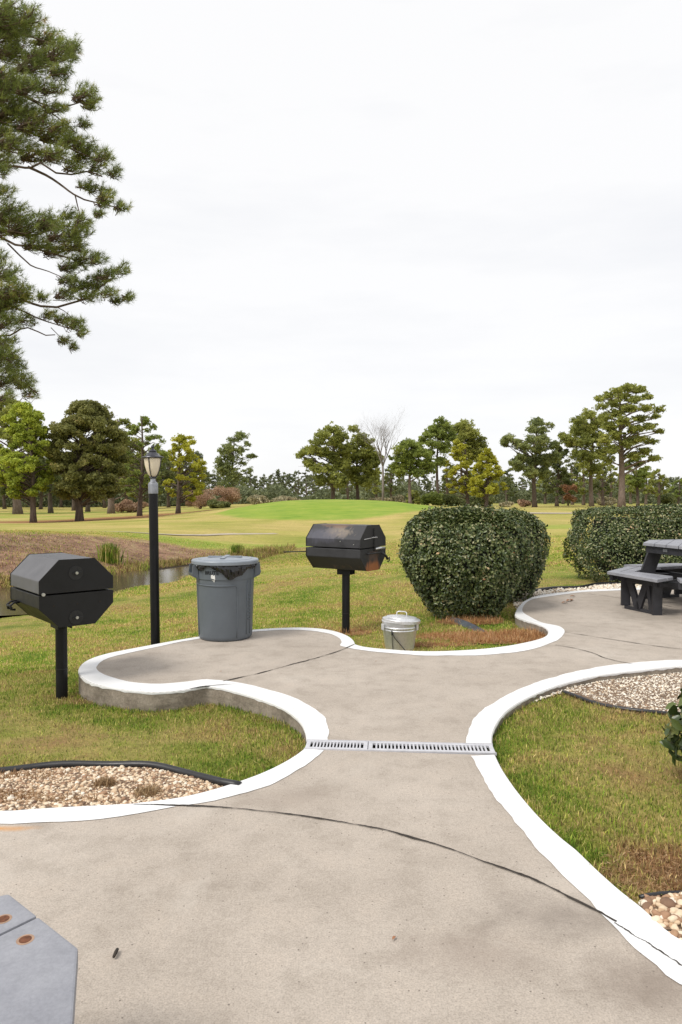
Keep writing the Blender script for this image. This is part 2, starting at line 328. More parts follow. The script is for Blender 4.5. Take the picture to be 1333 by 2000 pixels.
MAT=dict(concrete=m_concrete(),face=m_face(),paint=m_paint(),ground=m_ground(),blade=m_blade(),blademid=m_blade('lit_grass_blade',1.35),water=m_water(),  # blademid: lighter copy of blade, brightness painted in against blade self-shadow
 joint=m_simple('joint_dirt',(.035,.028,.022),.95,var=.5,scale=30),
 path=m_simple('cart_path_concrete',(.40,.34,.25),.9,var=.12,scale=2),
 dirt=m_simple('bed_dirt',(.16,.105,.065),.95,var=.45,scale=25,bumpst=.8),
 tubeblack=m_simple('black_plastic',(.018,.018,.02),.38,var=.3,scale=15),
 edgegrey=m_simple('weathered_edging',(.075,.085,.10),.5,var=.3,scale=9),
 gravel=m_gravel('tan_gravel',[(0,(.12,.07,.045)),(.18,(.34,.20,.12)),(.35,(.50,.34,.21)),(.6,(.62,.48,.33)),(.85,(.72,.61,.46)),(1,(.80,.74,.64))]),
 gravelw=m_gravel('pale_gravel',[(0,(.36,.22,.13)),(.10,(.62,.49,.35)),(.3,(.78,.70,.58)),(1,(.85,.82,.75))]),
 black=m_blackmetal(),post=m_blackmetal('black_post',0,(.007,.007,.009),.42),
 darkpart=m_simple('dark_steel',(.035,.035,.037),.45,.6),bolt=m_simple('bolt_steel',(.55,.55,.53),.35,.9),
 bin=m_simple('grey_bin_plastic',(.112,.130,.150),.45,var=.07,scale=6,bumpst=.06),
 lid=m_simple('grey_lid_plastic',(.22,.25,.29),.36,var=.1,scale=8,bumpst=.06),
 bag=m_simple('bin_liner',(.006,.006,.007),.2,var=.3,scale=10,bumpst=.2,spec=.6),
 decal=m_simple('dark_lettering',(.012,.014,.018),.5),sticker=m_simple('torn_sticker',(.72,.72,.70),.7,var=.15,scale=60),
 galv=m_galv(),plank=m_plank(),frame=m_simple('dark_plank',(.026,.026,.032),.55,var=.2,scale=10),
 rust=m_simple('rusty_bolt',(.13,.045,.018),.8,var=.5,scale=60),rusthalo=m_simple('rust_stain',(.34,.22,.15),.7,var=.2,scale=50),
 grate=m_simple('grate_plastic',(.50,.50,.53),.55,var=.12,scale=20),chan=m_simple('drain_channel',(.03,.028,.027),.8,var=.3),
 glass=m_simple('frosted_glass',(.80,.70,.55),.35,var=.05,scale=4,bumpst=.02),lampmetal=m_simple('lamp_metal',(.06,.06,.072),.35,.5,var=.3,scale=10),
 collar=m_simple('collar_metal',(.30,.31,.34),.4,.7,var=.2,scale=20),
 camellia=m_leaf('hedge_leaf',[(0,(0.026,0.042,0.012)),(.35,(0.060,0.090,0.024)),(.62,(0.120,0.156,0.046)),(.80,(0.228,0.252,0.096)),(.90,(0.480,0.456,0.264)),(1,(0.600,0.288,0.132))],.36,.15,.5,scale=5,pat=.22),
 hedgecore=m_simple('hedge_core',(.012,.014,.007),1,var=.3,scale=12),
 twig=m_bark('twig_bark',(.06,.04,.03),(.16,.11,.08)),bark=m_bark('pine_bark'),barklight=m_bark('pale_pine_bark',(.10,.072,.06),(.25,.19,.16)),barkgrey=m_bark('grey_bark',(.13,.11,.10),(.30,.265,.25)),
 needlenear=m_leaf('pine_needle',[(0,(.08,.10,.032)),(.4,(.19,.235,.06)),(.75,(.31,.36,.095)),(.93,(.42,.39,.12)),(1,(.45,.24,.11))],.5,.5,.4,scale=.6,pat=.35),
 dryleaf=m_simple('dry_leaf',(.26,.12,.06),.8,var=.4,scale=60),
)
# ------------------------------------------------ kerb / slab outlines traced in the ground plane
L_ext=[(-4.3,-.6,0),(-4.5,.9,0),(-4.0,2.2,0),(-3.0,3.0,0),(-2.2,3.19,0)]
LO1=[(0,1584),(70,1580),(138,1576),(200,1573),(255,1570)]
LO2=[(300,1565),(345,1559),(400,1547),(460,1529),(510,1511),(550,1492),(580,1474),(594,1463)]
LO3=[(600,1447),(598,1430),(589,1412),(570,1393),(540,1376),(500,1362),(460,1350),(425,1342),(400,1340),(375,1345),(340,1350),(300,1352),(260,1349),(220,1343),(190,1337),(168,1328),(155,1315),(158,1300),(175,1288),(205,1278),(240,1270.5),(290,1261),(350,1250),(393,1243),(440,1236),(497,1230),(540,1227),(590,1226),(625,1228),(650,1232),(670,1238),(684,1245),(692,1253),(693,1258)]
LO4=[(704,1262),(722,1265),(765,1269),(815,1272),(865,1272),(910,1270),(950,1267),(996,1261),(1036,1253),(1060,1246),(1070,1239),(1070,1230),(1060,1223),(1045,1217),(1022,1210),(1008,1204),(1007,1197),(1013,1186),(1025,1174),(1049,1164),(1080,1159),(1110,1156),(1140,1152.5),(1194,1150),(1251,1148.5),(1333,1148.5)]
R_ext=[(6.6,10.2,0),(8.2,9.4,0),(8.9,8.0,0),(8.2,6.5,0),(6.6,5.8,0),(5.0,5.65,0),(3.9,5.68,0)]
RO1=[(1333,1301),(1258,1308),(1213,1313),(1145,1324),(1078,1343),(1033,1362),(1003,1379),(982,1397),(968,1418),(961,1437),(961,1453)]
RO2=[(967,1475),(978,1498),(1003,1536),(1030,1570),(1060,1603),(1100,1640),(1123,1658),(1168,1701),(1213,1741),(1258,1776),(1303,1818),(1333,1839)]
B_ext=[(1.45,1.95,0),(2.1,1.2,0),(2.6,.2,0),(2.6,-1.2,0),(1.6,-2.6,0),(-.6,-3.4,0),(-2.8,-2.6,0)]
near_left=catmull(L_ext+W2(LO1+LO2)); near_right=catmull(W2(RO2)+B_ext)
far_line=catmull(W2(LO3+LO4)+R_ext+W2(RO1))
near_poly=np.vstack([near_left,near_right]); far_poly=far_line
def slab(name,poly):
    e=len(poly); tri=tessellate_polygon([[Vector(p) for p in poly]])
    o=mk(name,poly,[tuple(t) for t in tri],MAT['concrete'])
    if o.data.polygons[0].normal.z<0: o.data.flip_normals()
    return tag(o,kind='structure')
patio=slab('patio',near_poly); walk=slab('path',far_poly)
def edge_strip(parent,line,closed=True):
    n=len(line); v=[]; f=[]
    for p in line: v+= [(p[0],p[1],0),(p[0],p[1],-.4)]
    for i in range(n if closed else n-1):
        j=(i+1)%n; f.append((2*i,2*i+1,2*j+1,2*j))
    return mk('kerb_face',v,f,MAT['face'],parent,smooth=True)
edge_strip(patio,near_poly); edge_strip(walk,far_poly)
def ribbon(parent,outer,inner,name='kerb_paint',wob=.0035):
    n=int(max(len(outer),len(inner))); n=max(n,30); a=resample(outer,n)[:,:2]; b=resample(inner,n)[:,:2]
    t=np.gradient(a,axis=0); t/=np.linalg.norm(t,axis=1)[:,None]+1e-9; nn=np.stack([t[:,1],-t[:,0]],1)
    s_=np.sign(((a-b)*nn).sum(1)); s_[s_==0]=1; nn=nn*np.sign(s_.sum() or 1)
    q=np.cumsum(rng.normal(0,1,n)); q=q-np.convolve(q,np.ones(15)/15,'same'); q=np.clip(q,-3,3)
    dn=b-a; dn/=np.linalg.norm(dn,axis=1)[:,None]+1e-9; b=b+dn*(q*wob)[:,None]
    rows=[np.c_[a+nn*.0025,np.full(n,-.016)+rng.normal(0,.003,n)],np.c_[a+nn*.003,np.full(n,-.004)],np.c_[a-nn*.004,np.full(n,.003)],np.c_[b,np.full(n,.003)]]
    v=np.vstack(rows); f=[]
    for r in range(3):
        for i in range(n-1): f.append((r*n+i,r*n+i+1,(r+1)*n+i+1,(r+1)*n+i))
    return mk(name,v,f,MAT['paint'],parent)
cm=lambda l,ext_a=[],ext_b=[]:catmull(list(ext_a)+W2(l)+list(ext_b))
def off(line,d): # crude world offset of extension points toward centre
    return line
LI1x=[(-4.15,-.6,0),(-4.35,.9,0),(-3.88,2.1,0),(-2.95,2.86,0),(-2.2,3.05,0)]
ribbon(patio,cm(LO1,L_ext),cm([(0,1610),(69,1607),(138,1605),(207,1600),(276,1590),(328,1580),(349,1576)],LI1x))
ribbon(patio,cm([(255,1570)]+LO2),cm([(262,1572),(320,1573.5),(362,1573),(410,1566),(460,1555),(520,1537),(570,1512),(608,1487),(637,1466)]))
ribbon(walk,cm(LO3),cm([(641,1447),(643,1428),(638,1408),(625,1393),(600,1375),(560,1358),(520,1346),(470,1334),(430,1329),(400,1327),(370,1331),(330,1335),(300,1336),(260,1333),(222,1324),(200,1316),(189,1306),(196,1295),(215,1285),(260,1274),(300,1265.5),(350,1254.6),(393,1247.5),(440,1240.5),(497,1234),(540,1231),(590,1231),(628,1235),(650,1240),(663,1247),(667,1254),(664,1262),(676,1265)]))
ribbon(walk,cm([(693,1258)]+LO4,[],[R_ext[0],R_ext[1]]),cm([(678,1265),(700,1269),(726,1273),(765,1276),(830,1281),(865,1281),(905,1281),(944,1280),(990,1276),(1022,1272),(1052,1265),(1075,1257),(1095,1246),(1103,1235),(1100,1227),(1088,1222),(1062,1217),(1036,1205),(1022,1196),(1022,1186),(1028,1178),(1040,1171),(1060,1167),(1080,1164),(1110,1160),(1140,1156.5),(1194,1154),(1251,1152),(1333,1152)],[],[(6.55,10.06,0),(8.1,9.25,0)]))
ribbon(walk,cm(RO1,R_ext[-3:]),cm([(1333,1289),(1258,1293),(1190,1300),(1123,1312),(1078,1324),(1033,1339),(1000,1354),(968,1370),(945,1385),(928,1403),(917,1425),(914,1452)],[(6.6,5.93,0),(5.0,5.80,0),(3.9,5.85,0)]))
ribbon(patio,cm(RO2,[],B_ext[:4]),cm([(921,1477),(931,1495),(948,1526),(970,1560),(1000,1600),(1033,1640),(1055,1665),(1100,1710),(1145,1753),(1190,1800),(1235,1847),(1281,1883),(1333,1929)],[],[(1.32,1.78,0),(1.9,1.15,0),(2.42,.2,0),(2.42,-1.2,0)]))
def joint(parent,pl,w=.008,z=.0048,wob=.4,ext=[]):
    c=cm(pl,[],ext); c=resample(c,max(60,int(len(c)*3))); n=len(c); t=np.gradient(c[:,:2],axis=0); t/=np.linalg.norm(t,axis=1)[:,None]; nn=np.stack([-t[:,1],t[:,0]],1)
    q=np.cumsum(rng.normal(0,.0012,n)); q-=np.convolve(q,np.ones(25)/25,'same')
    ww=rng.normal(0,1,n+40); ww=np.convolve(ww,np.ones(7)/7,'same')[20:20+n]*2.2; ww=w*.42*(1+wob*ww).clip(.3,1.9)
    v=np.vstack([np.c_[c[:,:2]+nn*(q+ww)[:,None],np.full(n,z)],np.c_[c[:,:2]+nn*(q-ww)[:,None],np.full(n,z)]])
    return mk('joint',v,[(i,n+i,n+i+1,i+1) for i in range(n-1)],MAT['joint'],parent)
joint(patio,[(262,1571.5),(362,1574.5),(450,1579),(550,1589),(650,1604),(750,1622),(850,1650),(920,1674),(1000,1703),(1040,1718),(1100,1748),(1165,1782),(1200,1804)],.010)
joint(patio,[(1200,1804),(1240,1829),(1290,1860),(1333,1888)],.005)
joint(walk,[(436,1331),(500,1317),(560,1301),(620,1285),(665,1271),(692,1259)],.012)
joint(walk,[(1104,1235),(1200,1250),(1280,1262),(1333,1268)],.012,ext=[(4.9,5.9,0)])
joint(walk,[(1085,1260),(1130,1268),(1155,1275),(1190,1288),(1236,1298)],.009)
joint(walk,[(1150,1160),(1200,1167),(1290,1181),(1333,1188)],.012,ext=[(6.5,8.2,0)])
# drain
dl=P(597,1455); dr=P(966.5,1464); dv=dr-dl; DL=float(np.linalg.norm(dv)); ang=math.atan2(dv[1],dv[0]); DW=.128
dg=empty('drain_grate',dl,ang,label='pale grey slotted drain grate set across the concrete path',cat='drain grate')
m=MB(); m.box((DL/2,0,-.12),(DL,DW,.01)); m.box((DL/2,DW/2,-.064),(DL,.006,.11)); m.box((DL/2,-DW/2,-.064),(DL,.006,.11)); m.build('channel',MAT['chan'],dg)
def grate(x0,x1,n):
    m=MB(); L=x1-x0; m.box(((x0+x1)/2,DW/2-.011,.0),(L,.022,.014)); m.box(((x0+x1)/2,-DW/2+.011,.0),(L,.022,.014))
    m.box((x0+.012,0,-.001),(.024,DW-.044,.012)); m.box((x1-.012,0,-.001),(.024,DW-.044,.012))
    s0=x0+.024; s1=x1-.024; pt=(s1-s0)/n; bw=pt*.48
    for i in range(1,n): m.box((s0+i*pt,0,-.001),(bw,DW-.044,.012))
    m.build('grate_panel',MAT['grate'],dg,bevel=.0015)
sx=DL*.335; grate(.004,sx-.002,16); grate(sx+.002,DL-.004,31)
m=MB(); m.box((DL/2,-DW/2-.004,.001),(DL,.006,.014)); m.box((DL/2,DW/2+.004,.001),(DL,.006,.014)); m.build('edge_strip',MAT['grate'],dg)
# ------------------------------------------------ terrain
CP=[]
for x,y,z in [(-3,3.35,-.03),(-1.6,3.35,-.03),(-.9,3.45,-.03),(-.4,3.8,-.06),(-.7,4.2,-.10),(-1.5,4.3,-.10),(-1.2,4.9,-.14),(-2.0,5.1,-.155),(-2.4,5.8,-.19),(-3.4,5.0,-.18),(-4.5,4.5,-.2),
  (-2.2,7.4,-.24),(-1.,7.9,-.17),(0,7.3,-.12),(.6,6.8,-.1),(1.6,7.0,-.1),(1.6,8.3,-.1),(2.2,7.3,-.11),(2.7,9.5,-.1),(3.5,10.6,-.08),(5.5,11.5,-.08),(9.5,9,-.08),
  (1.05,4.3,-.05),(1.5,4.9,-.05),(2.3,5.2,-.05),(.95,3.6,-.03),(1.2,3.0,-.025),(1.5,2.4,-.02),(2.5,3,-.03),(2.2,2.2,-.03),(3.5,4,-.05),(3,0,-.05),(-5,0,-.05),(0,-4,-.05),(-4.8,2.5,-.05),(8,5,-.06),(8,-3,-.05),(-8,-3,-.1),
  (-3.6,8.5,-.42),(-5.5,9.5,-.62),(-8,7,-.6),(-2.6,14,-.55),(-.8,12,-.36),(-2.8,19,-.78),(-9.5,9.8,-.9),(-1,17,-.5),(4,16,-.13),(9,16,-.1),(14,22,0),(-.5,23,-.65),(20,30,0),(30,50,.2),(12,10,-.05)]: CP.append((x,y,z))
NEARB=[(-14,8.0),(-9.2,11.2),(-6.6,13.2),(-6.1,15.2),(-5.65,16.9),(-5.4,17.9),(-4.8,20.2),(-4.5,21.6),(-4.25,23.6)]
FARB=[(-3.9,24.8),(-4.4,25.2),(-5.3,23.9),(-6.15,22.4),(-6.9,20.6),(-7.9,18.6),(-8.7,17.1),(-11.5,15.2),(-17,12.5)]
WZ=-.95
for x,y in NEARB+FARB: CP.append((x,y,WZ))
for (x,y),(x2,y2) in [((-7.3,14.6),(0,0)),((-7.2,16.5),(0,0)),((-6.3,19),(0,0)),((-5.5,21.6),(0,0)),((-10,13),(0,0)),((-14,10.4),(0,0))]: CP.append((x,y,WZ-.35))
for px,py,d in [(0,1046,22.5),(-250,1040,20),(80,1046,23.5),(150,1048,25),(250,1056,26.5),(330,1066,28),(400,1074,29),(70,1092,20.6),(200,1088,23.2),(300,1092,25),
  (500,1083,27),(560,1075,29),(640,1068,31),(500,1060,34),(600,1045,38),(450,1040,36),(0,1040,30),(250,1040,32),(-300,1035,32),(200,1028,42),(100,1020,60),(400,1018,47),(600,1018,47),(700,1016,48),(820,1005,50),
  (640,976,61),(560,978,60),(500,985,60),(720,977,61),(780,980,61),(860,991,64),(430,1000,60),(640,982,78),(500,988,80),(800,986,80),(900,1000,60),(940,992,90),(1080,992,85),(1080,1007,60),(1080,1050,30),(1080,1095,17),(1333,990,85),(1333,1004,60),(1333,1050,28),(830,1040,35),(800,1100,18),(900,1060,26),
  (156,1017,61),(273,1008,70),(348,1003,75),(35,1004,88),(0,1000,110),(350,996,110),(1215,992,96),(1000,989,110),(1800,995,90),(-400,1012,60),(650,985,110),(450,985,110),(300,990,150),(650,983,170),(1100,982,170)]:
    CP.append(tuple(D(px,py,d)))
for a in range(-80,81,20): 
    CP.append((math.sin(R(a))*400,math.cos(R(a))*400,-.3)); CP.append((math.sin(R(a))*2500,math.cos(R(a))*2500,-.3))
CP=np.array(CP,float)
def uv(x,y):
    yy=np.maximum(y,-3)+7; return np.stack([x/yy*2.2,np.log(yy)*2.0],-1)
cu=uv(CP[:,0],CP[:,1]); A=np.linalg.norm(cu[:,None]-cu[None],axis=2); K=np.sqrt(A**2+.0009)
wts=np.linalg.solve(-K+np.eye(len(CP))*.004+0,CP[:,2]-(-.3))
def terr(x,y):
    x=np.atleast_1d(np.asarray(x,float));y=np.atleast_1d(np.asarray(y,float)); out=np.empty(x.shape); xf=x.ravel();yf=y.ravel();of=out.ravel()
    for i in range(0,len(xf),20000):
        q=uv(xf[i:i+20000],yf[i:i+20000]); k=-np.sqrt(((q[:,None]-cu[None])**2).sum(2)+.0009); of[i:i+20000]=k@wts-.3
    z=of.reshape(x.shape); r=np.hypot(x,y); back=np.clip((-y-4)/10,0,1); side=np.clip((np.abs(x)/(np.maximum(y,0)+14)-1.3)/1.0,0,1)
    k=np.maximum(back,side); z=z*(1-k)+(-.15)*k
    return np.clip(z,-1.4,1.6)
def terr1(x,y): return float(terr(x,y)[0])
NX,NY=560,620
tx=np.linspace(-5.7,5.7,NX); gx=4.5*np.sinh(tx)*1.5-0.0
ty=np.linspace(-4.6,5.9,NY); gy=6.0*np.sinh(ty)+6
GX,GY=np.meshgrid(gx,gy); GZ=terr(GX,GY)
rr=np.hypot(GX,GY); bump_=(np.sin(GX*1.7+np.sin(GY*1.3))*np.sin(GY*1.9+GX*.6))*.008+(np.sin(GX*.5+2)*np.sin(GY*.43))*.02
inn=inpoly(GX,GY,near_poly)|inpoly(GX,GY,far_poly)
dn_=np.full(GX.shape,9.); msk=(np.abs(GX)<12)&(GY<14)&(GY>-5)
dn_[msk]=np.minimum(distpoly(GX[msk],GY[msk],np.vstack([near_poly,near_poly[:1]])),distpoly(GX[msk],GY[msk],np.vstack([far_poly,far_poly[:1]])))
GZ=GZ+bump_*np.clip(dn_/1.0,0,1)
GZ=np.where(inn,np.minimum(GZ-.02-np.clip(dn_,0,.5)*.7,-.045),GZ)
def sstep(a,b,x): t=np.clip((x-a)/(b-a),0,1); return t*t*(3-2*t)
def wob(x,y,s=1.,k=0): return np.sin(x*1.3*s+k)*np.sin(y*1.1*s+2*k)*.5+np.sin(x*2.9*s+1.7+k)*np.sin(y*2.3*s+k)*.3+np.sin(x*6.1*s+k)*np.sin(y*5.3*s)*.2
MOUND=catmull([D(420,1004,57),D(432,1012,52),D(480,1017,48.5),D(560,1019,47.5),D(640,1017,47.5),D(740,1010,49),D(830,1000,54),D(862,993,62),D(800,988,72),D(640,984,78),D(520,986,70),D(450,995,62)],2,True)
mo=inpoly(GX,GY,MOUND); lush=mo.astype(float)*.95
mm2=(GY>40)&(GY<95)&(np.abs(GX)<40); dmo=np.zeros(GX.shape); dmo[mm2]=distpoly(GX[mm2],GY[mm2],np.vstack([MOUND,MOUND[:1]])); lush*=sstep(-.4,.7,dmo+.45*wob(GX,GY,1.6,3))
for px,py,d,rx,ry,k in [(370,1058,31,4.5,2.0,.8),(330,1062,30,3,1.3,.6),(520,1062,32,2.5,1.3,.7),(1080,1035,38,3,2.5,.6),(560,1085,26,3,1,.5),(620,1108,18.5,2.2,.8,.5),(740,1105,19,1.5,.7,.4),(1080,1120,13.5,1,1,.4),(150,1000,95,25,10,.6),(1200,985,140,50,10,.5),(30,1005,75,12,5,.5)]:
    c=D(px,py,d); q=np.hypot((GX-c[0])/rx,(GY-c[1])/ry)+wob(GX,GY,.8)*.35; lush=np.maximum(lush,k*sstep(1.1,.5,q))
straw=np.zeros(GX.shape)
for px,py,d,rx,ry in [(66,1018,60,7,3.4),(156,1016,61,8,4),(240,1012,66,6,4),(273,1009,69,5,3),(348,1003,75,5,3),(0,1022,58,6,3),(950,993,90,9,5),(1215,993,96,9,4)]:
    c=D(px,py,d); q=np.hypot((GX-c[0])/rx,(GY-c[1])/ry)+wob(GX,GY,.5,1)*.25; straw=np.maximum(straw,(.9 if px<500 else .25)*sstep(1.15,.75,q))
for px,py,z,rx,ry in [(960,1240,-.1,.75,.28),(1030,1238,-.1,.35,.2),(830,1262,-.1,.5,.12),(1330,1720,-.03,.25,.25),(690,1230,-.1,.3,.2)]:
    c=P(px,py,z); q=np.hypot((GX-c[0])/rx,(GY-c[1])/ry)+wob(GX,GY,5,1)*.3; straw=np.maximum(straw,.85*sstep(1.15,.6,q))
fb=np.array(FARB[::-1]); dfar=np.full(GX.shape,50.); mk2=(GX>-25)&(GX<6)&(GY>7)&(GY<36)
dfar[mk2]=distpoly(GX[mk2],GY[mk2],fb)
pond=np.array(NEARB+FARB); inp=inpoly(GX,GY,pond)
# far side test : beyond the far edge
top=np.array([D(-250,1040,20)[:2],D(0,1046,22.5)[:2],D(150,1048,25)[:2],D(250,1056,26.5)[:2],D(330,1066,28)[:2],D(420,1078,28)[:2]])
bankpoly=np.vstack([fb,[(-3.4,25.6)],top[::-1]])
bk=inpoly(GX,GY,bankpoly)|(inp&(dfar<1))
dtop=np.full(GX.shape,50.); dtop[mk2]=distpoly(GX[mk2],GY[mk2],top)
bank=np.where(bk,1.,sstep(2.0,.2,dtop+wob(GX,GY,1.2)*.9))*np.where(GX<-3.2,1,0)
sw=np.array([(-3.9,24.8),D(500,1083,27)[:2],D(560,1076,29)[:2],D(640,1068,31)[:2]]); dsw=np.full(GX.shape,50.); dsw[mk2]=distpoly(GX[mk2],GY[mk2],sw)
bank=np.maximum(bank,.75*sstep(.9,.2,dsw+wob(GX,GY,2)*.4))
dp=np.full(GX.shape,50.); dp[mk2]=distpoly(GX[mk2],GY[mk2],np.vstack([pond,pond[:1]]))
mud=np.where(inp,1.,sstep(.35,.0,dp))
distm=sstep(11,26,rr)
idx=np.arange(NX*NY).reshape(NY,NX); q=np.stack([idx[:-1,:-1],idx[:-1,1:],idx[1:,1:],idx[1:,:-1]],-1).reshape(-1,4)
gr=mk('ground',np.stack([GX,GY,GZ],-1).reshape(-1,3),q,MAT['ground'],smooth=True,attrs=dict(lush=lush.ravel(),straw=straw.ravel(),bank=bank.ravel(),mud=mud.ravel(),dist=distm.ravel()))
tag(gr,kind='structure')
pw=catmull([(x,y,WZ+.03) for x,y in NEARB+FARB],.5,True); cpo=pw[:,:2].mean(0)
pv=[(p[0]+(.6*(p[0]-(-6.5))/abs(p[0]+6.5+1e-3) if p[1]<24 else 0),p[1],WZ+.03) for p in pw]
tri=tessellate_polygon([[Vector(p) for p in pv]]); wobj=mk('pond_water',pv,[tuple(t) for t in tri],MAT['water']); tag(wobj,kind='structure')
if wobj.data.polygons[0].normal.z<0: wobj.data.flip_normals()
# cart path across the fairway
def gribbon(name,pts,w,mat,lift):
    c=catmull(pts,1.0); n=len(c); t=np.gradient(c[:,:2],axis=0); t/=np.linalg.norm(t,axis=1)[:,None]; nn=np.stack([-t[:,1],t[:,0]],1)
    rows=[]; 
    for s_ in (-.5,-.17,.17,.5):
        xy=c[:,:2]+nn*w*s_; rows.append(np.c_[xy,terr(xy[:,0],xy[:,1])+lift])
    v=np.vstack(rows); return mk(name,v,[(r*n+i,r*n+i+1,(r+1)*n+i+1,(r+1)*n+i) for r in range(3) for i in range(n-1)],mat,smooth=True)
tag(gribbon('cart_path',[D(-500,1038,31),D(0,1040.5,31),D(250,1040.5,32.5),D(400,1039,34.5),D(540,1036,38)],.45,MAT['path'],.012),kind='structure')
tag(gribbon('cart_path_far',[D(1000,1004,63),D(1080,1003,64),D(1250,1003,64),D(1500,1003,64)],2.0,MAT['path'],.03),kind='structure')
# ------------------------------------------------ beds: polygons, edging, gravel
edgeL=catmull([P(-160,1530,-.01),P(-60,1508,-.01),P(0,1501,-.01),P(60,1493,-.01),P(140,1488,-.01),P(220,1487,-.01),P(290,1491,-.01),P(350,1503,-.01),P(400,1519,-.01),P(434,1534,-.02),P(470,1552,-.05)],.05)
bedL=np.vstack([edgeL[:,:2],catmull(W2(LO1+LO2[:3])) [::-1][:,:2],np.array([[-2.2,3.17],[-2.6,3.2],[-2.5,3.5]])])
edgeR=catmull([P(1100,1352,-.04),P(1160,1374,-.04),P(1200,1382,-.035),P(1240,1388,-.03),P(1290,1393,-.03),P(1345,1394,-.03)]+[np.array((3.0,4.55,-.03)),np.array((4.2,4.7,-.03))],.05)
ro=catmull([np.array(p) for p in R_ext[-2:]]+W2(RO1[:6]))
bedR=np.vstack([edgeR[:,:2],ro[:,:2]])
edgeB=catmull([P(1250,1757,-.01),P(1290,1752,-.01),P(1333,1748,-.01),np.array((1.55,2.43,-.01)),np.array((2.4,2.6,-.01))],.04)
bedB=np.vstack([edgeB[:,:2],[(2.5,2.2),(2.35,1.1)],catmull(W2(RO2[9:])+B_ext[:2])[::-1][:,:2]])
edgeF=catmull([P(1000,1160,-.05),P(1035,1152,-.05),P(1080,1148,-.05),P(1125,1147,-.05),P(1180,1140,-.05),np.array((6.8,11.6,-.05)),np.array((9,11,-.05))],.1)
fo=catmull(W2(LO4[17:])+R_ext[:2]); bedF=np.vstack([edgeF[:,:2],fo[::-1][:,:2]])
beds=[bedL,bedR,bedB,bedF]
def bedsheet(name,poly,lift=.008,mat='dirt'):
    x0,y0=poly.min(0); x1,y1=poly.max(0); n=70; X,Y=np.meshgrid(np.linspace(x0,x1,n),np.linspace(y0,y1,n)); ins=inpoly(X,Y,poly)
    Z=terr(X,Y)+lift+bump_at(X,Y); v=np.stack([X,Y,Z],-1).reshape(-1,3); f=[]
    for i in range(n-1):
        for j in range(n-1):
            if ins[i,j] and ins[i+1,j] and ins[i,j+1] and ins[i+1,j+1]: f.append((i*n+j,i*n+j+1,(i+1)*n+j+1,(i+1)*n+j))
    o=mk(name,v,f,MAT[mat],smooth=True); return tag(o,kind='structure')
def bump_at(X,Y): return 0*X+.004
for b_ in (bedL,bedR,bedB,bedF): bedsheet('gravel_bed',b_)
def edging(line,r,mat,label,lift=.012,stripz=True):
    pts=[(p[0],p[1],terr1(p[0],p[1])+lift+.004*math.sin(i*.7)) for i,p in enumerate(line)]
    m=MB(); m.tube(pts,r,10)
    o=m.build('bed_edging',MAT[mat],smooth=True); return tag(o,label,'garden edging')
edging(edgeL,.019,'tubeblack','thick black plastic edging arching round the tan gravel bed at left',.022)
edging(edgeR,.015,'tubeblack','black edging between the right lawn and the pale gravel bed',.012)
edging(edgeB,.008,'tubeblack','short thin black edging beside coarse gravel in the lower right corner',.014)
edging(edgeF,.028,'tubeblack','long black edging along the grass behind the clipped hedges',.03)
# ico stones
def ico(sub):
    bm=bmesh.new(); bmesh.ops.create_icosphere(bm,subdivisions=sub,radius=1); v=np.array([a.co[:] for a in bm.verts]); f=np.array([[q.index for q in a.verts] for a in bm.faces]); bm.free(); return v,f
def stones(name,poly,dens,size,mat,label,sub=2,lift=.004,clip=None,layers=1,kindlabel=None):
    x0,y0=poly.min(0); x1,y1=poly.max(0); N=int((x1-x0)*(y1-y0)*dens); x=rng.uniform(x0,x1,N); y=rng.uniform(y0,y1,N); k=inpoly(x,y,poly)
    if clip is not None: k&=clip(x,y)
    x=x[k];y=y[k]; n=len(x); v,f=ico(sub); nv=len(v); vs=[]
    tmpl=[]
    for t in range(6):
        d=1+.22*np.sin(v@rng.normal(0,1.6,3)+t)+.12*np.sin(v@rng.normal(0,3,3)); tmpl.append(v*d[:,None])
    sc=size*np.exp(rng.normal(0,.32,n)); z=terr(x,y)+lift+sc*.25+rng.uniform(0,size*.9,n)*layers
    a=rng.uniform(0,6.28,n); allv=np.empty((n,nv,3),np.float32)
    for i in range(n):
        q=tmpl[i%6]*np.array([1,rng.uniform(.65,1),rng.uniform(.45,.75)])*sc[i]; c,s_=math.cos(a[i]),math.sin(a[i])
        tl=rng.uniform(-.5,.5); ct,st=math.cos(tl),math.sin(tl); qx=q[:,0]*ct-q[:,2]*st; qz=q[:,0]*st+q[:,2]*ct
        allv[i,:,0]=qx*c-q[:,1]*s_+x[i]; allv[i,:,1]=qx*s_+q[:,1]*c+y[i]; allv[i,:,2]=qz+z[i]
    F_=(f[None]+np.arange(n)[:,None,None]*nv).reshape(-1,3); rn=np.repeat(rng.random(n),nv)
    return tag(mk(name,allv.reshape(-1,3),F_,mat,smooth=True,rnd=rn),kind='stuff')
stones('gravel',bedL,13000,.0068,MAT['gravel'],'')
stones('gravel',bedR,11000,.0058,MAT['gravelw'],'',sub=1,clip=lambda x,y:(y<6.3)&(x<4.8)&(distpoly(x,y,edgeR)+.18*wob(x,y,3)>.03))
stones('gravel',bedB,3800,.0125,MAT['gravel'],'',clip=lambda x,y:(x<2.6))
stones('gravel',bedF,1100,.017,MAT['gravelw'],'',sub=1,clip=lambda x,y:(x<8.5))
